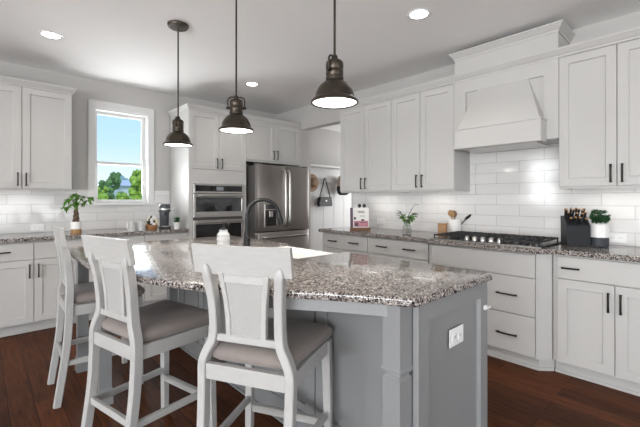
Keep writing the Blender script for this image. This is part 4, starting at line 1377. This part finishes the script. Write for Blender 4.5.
# black purse on the second hook
t = thing('handbag', 'small black shoulder bag hanging by its strap from the hall hooks', 'bag', (hx(1) - 0.0, YN - 0.085, 1.675))
MB().prism([(-0.16, -0.54), (0.16, -0.54), (0.175, -0.50), (0.15, -0.36), (-0.15, -0.36), (-0.175, -0.50)], 'y', -0.035, 0.035).build('pouch', 'leather', t)
MB().prism([(-0.152, -0.43), (0.152, -0.43), (0.148, -0.352), (-0.148, -0.352)], 'y', -0.042, -0.030).build('flap', 'leather', t)
MB().box(-0.02, -0.046, -0.445, 0.02, -0.040, -0.415, .002).build('clasp', 'steel', t)
sp = MB()
sp.tube(smooth_path([(-0.145, 0, -0.37), (-0.06, 0, -0.13), (-0.012, 0, 0.0), (0.012, 0, 0.0), (0.06, 0, -0.13), (0.145, 0, -0.37)], 5), 0.012, 8)
sp.build('strap', 'leather', t, True)
# two-tone hat on the third hook
t = thing('felt_hat', 'beige hat with black lower half hanging at the left end of wall cabinets', 'hat', (hx(2) - 0.03, YN - 0.175, 1.66))
MB().lathe([(0.10, 0.07), (0.125, 0.0), (0.13, -0.10), (0.13, -0.13)], n=28, cap=False).lathe([(0, 0.105), (0.06, 0.098), (0.10, 0.07)], n=28, cap=False).build('crown', 'felt', t, True)
MB().lathe([(0.131, -0.125), (0.134, -0.20), (0.115, -0.27), (0.07, -0.30)], n=28, cap=False).build('brim', 'band', t, True)

# ------------------------------------------------------------------ outside the window
o = MB().box(-60, 6, -3.2, 120, 160, -3.0).build('lawn', 'grass')
o['kind'] = 'structure'
def tree(name, label, x, y, zb_, h, wd, m, seed, group='trees beyond the window'):
    rnd = random.Random(seed)
    t = thing(name, label, 'tree', (x, y, zb_), 0, group)
    MB().tube([(0, 0, 0), (0.1, 0, h * .5)], [0.14, 0.07], 8).build('trunk', 'trunk', t, True)
    cr = MB()
    for k in range(110):
        f = rnd.random()
        rad = wd * 0.5 * (1 - 0.65 * f) * math.sqrt(rnd.random())
        a = rnd.uniform(0, 2 * PI)
        z = h * (0.22 + 0.72 * f)
        cr.sphere((rad * math.cos(a), rad * math.sin(a), z), wd * rnd.uniform(0.06, 0.12), (1, 1, rnd.uniform(.8, 1.2)), 2)
    for v in cr.bm.verts:
        v.co += Vector((rnd.uniform(-1, 1), rnd.uniform(-1, 1), rnd.uniform(-1, 1))) * wd * 0.03
    cr.build('crown', m, t)
# x = y * (0.23 .. 0.345) is what the window shows
tree('shrub', 'light green bush at the lower left corner of the window view', 3.75, 17.5, -3, 4.7, 1.3, 'tree1', 1)
tree('shrub', 'light green bush at the lower middle of the window view', 4.85, 18.6, -3, 4.75, 1.2, 'tree1', 2)
tree('shrub', 'light green bush second from the left along the window bottom', 4.55, 21.2, -3, 5.2, 1.2, 'tree1', 6)
tree('tall_tree', 'green tree at the right edge of the window view, taller than its neighbours', 6.66, 22, -3, 6.3, 1.9, 'tree1', 3)
tree('conifer', 'dark green tree farthest left behind the bushes in the window view', 5.75, 26, -3, 5.7, 1.7, 'tree2', 5)
tree('conifer', 'dark green pointed tree left of the house seen through the window', 6.85, 28.6, -3, 6.4, 1.8, 'tree2', 4)
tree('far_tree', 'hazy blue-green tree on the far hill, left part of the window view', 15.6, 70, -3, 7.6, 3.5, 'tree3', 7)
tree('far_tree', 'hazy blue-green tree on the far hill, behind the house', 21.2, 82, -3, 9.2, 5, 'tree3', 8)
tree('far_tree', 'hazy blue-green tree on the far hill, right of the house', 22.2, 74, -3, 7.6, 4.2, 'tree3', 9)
t = thing('house', 'distant pale house with a grey roof among trees in the window', 'house', (15.9, 60, -3), R(8))
MB().box(-1.1, -1.7, 0, 1.1, 1.7, 6.3).build('wall', 'hwall', t)
MB().prism([(-2.0, 6.25), (2.0, 6.25), (0, 7.2)], 'x', -1.35, 1.35).build('roof', 'hroof', t)
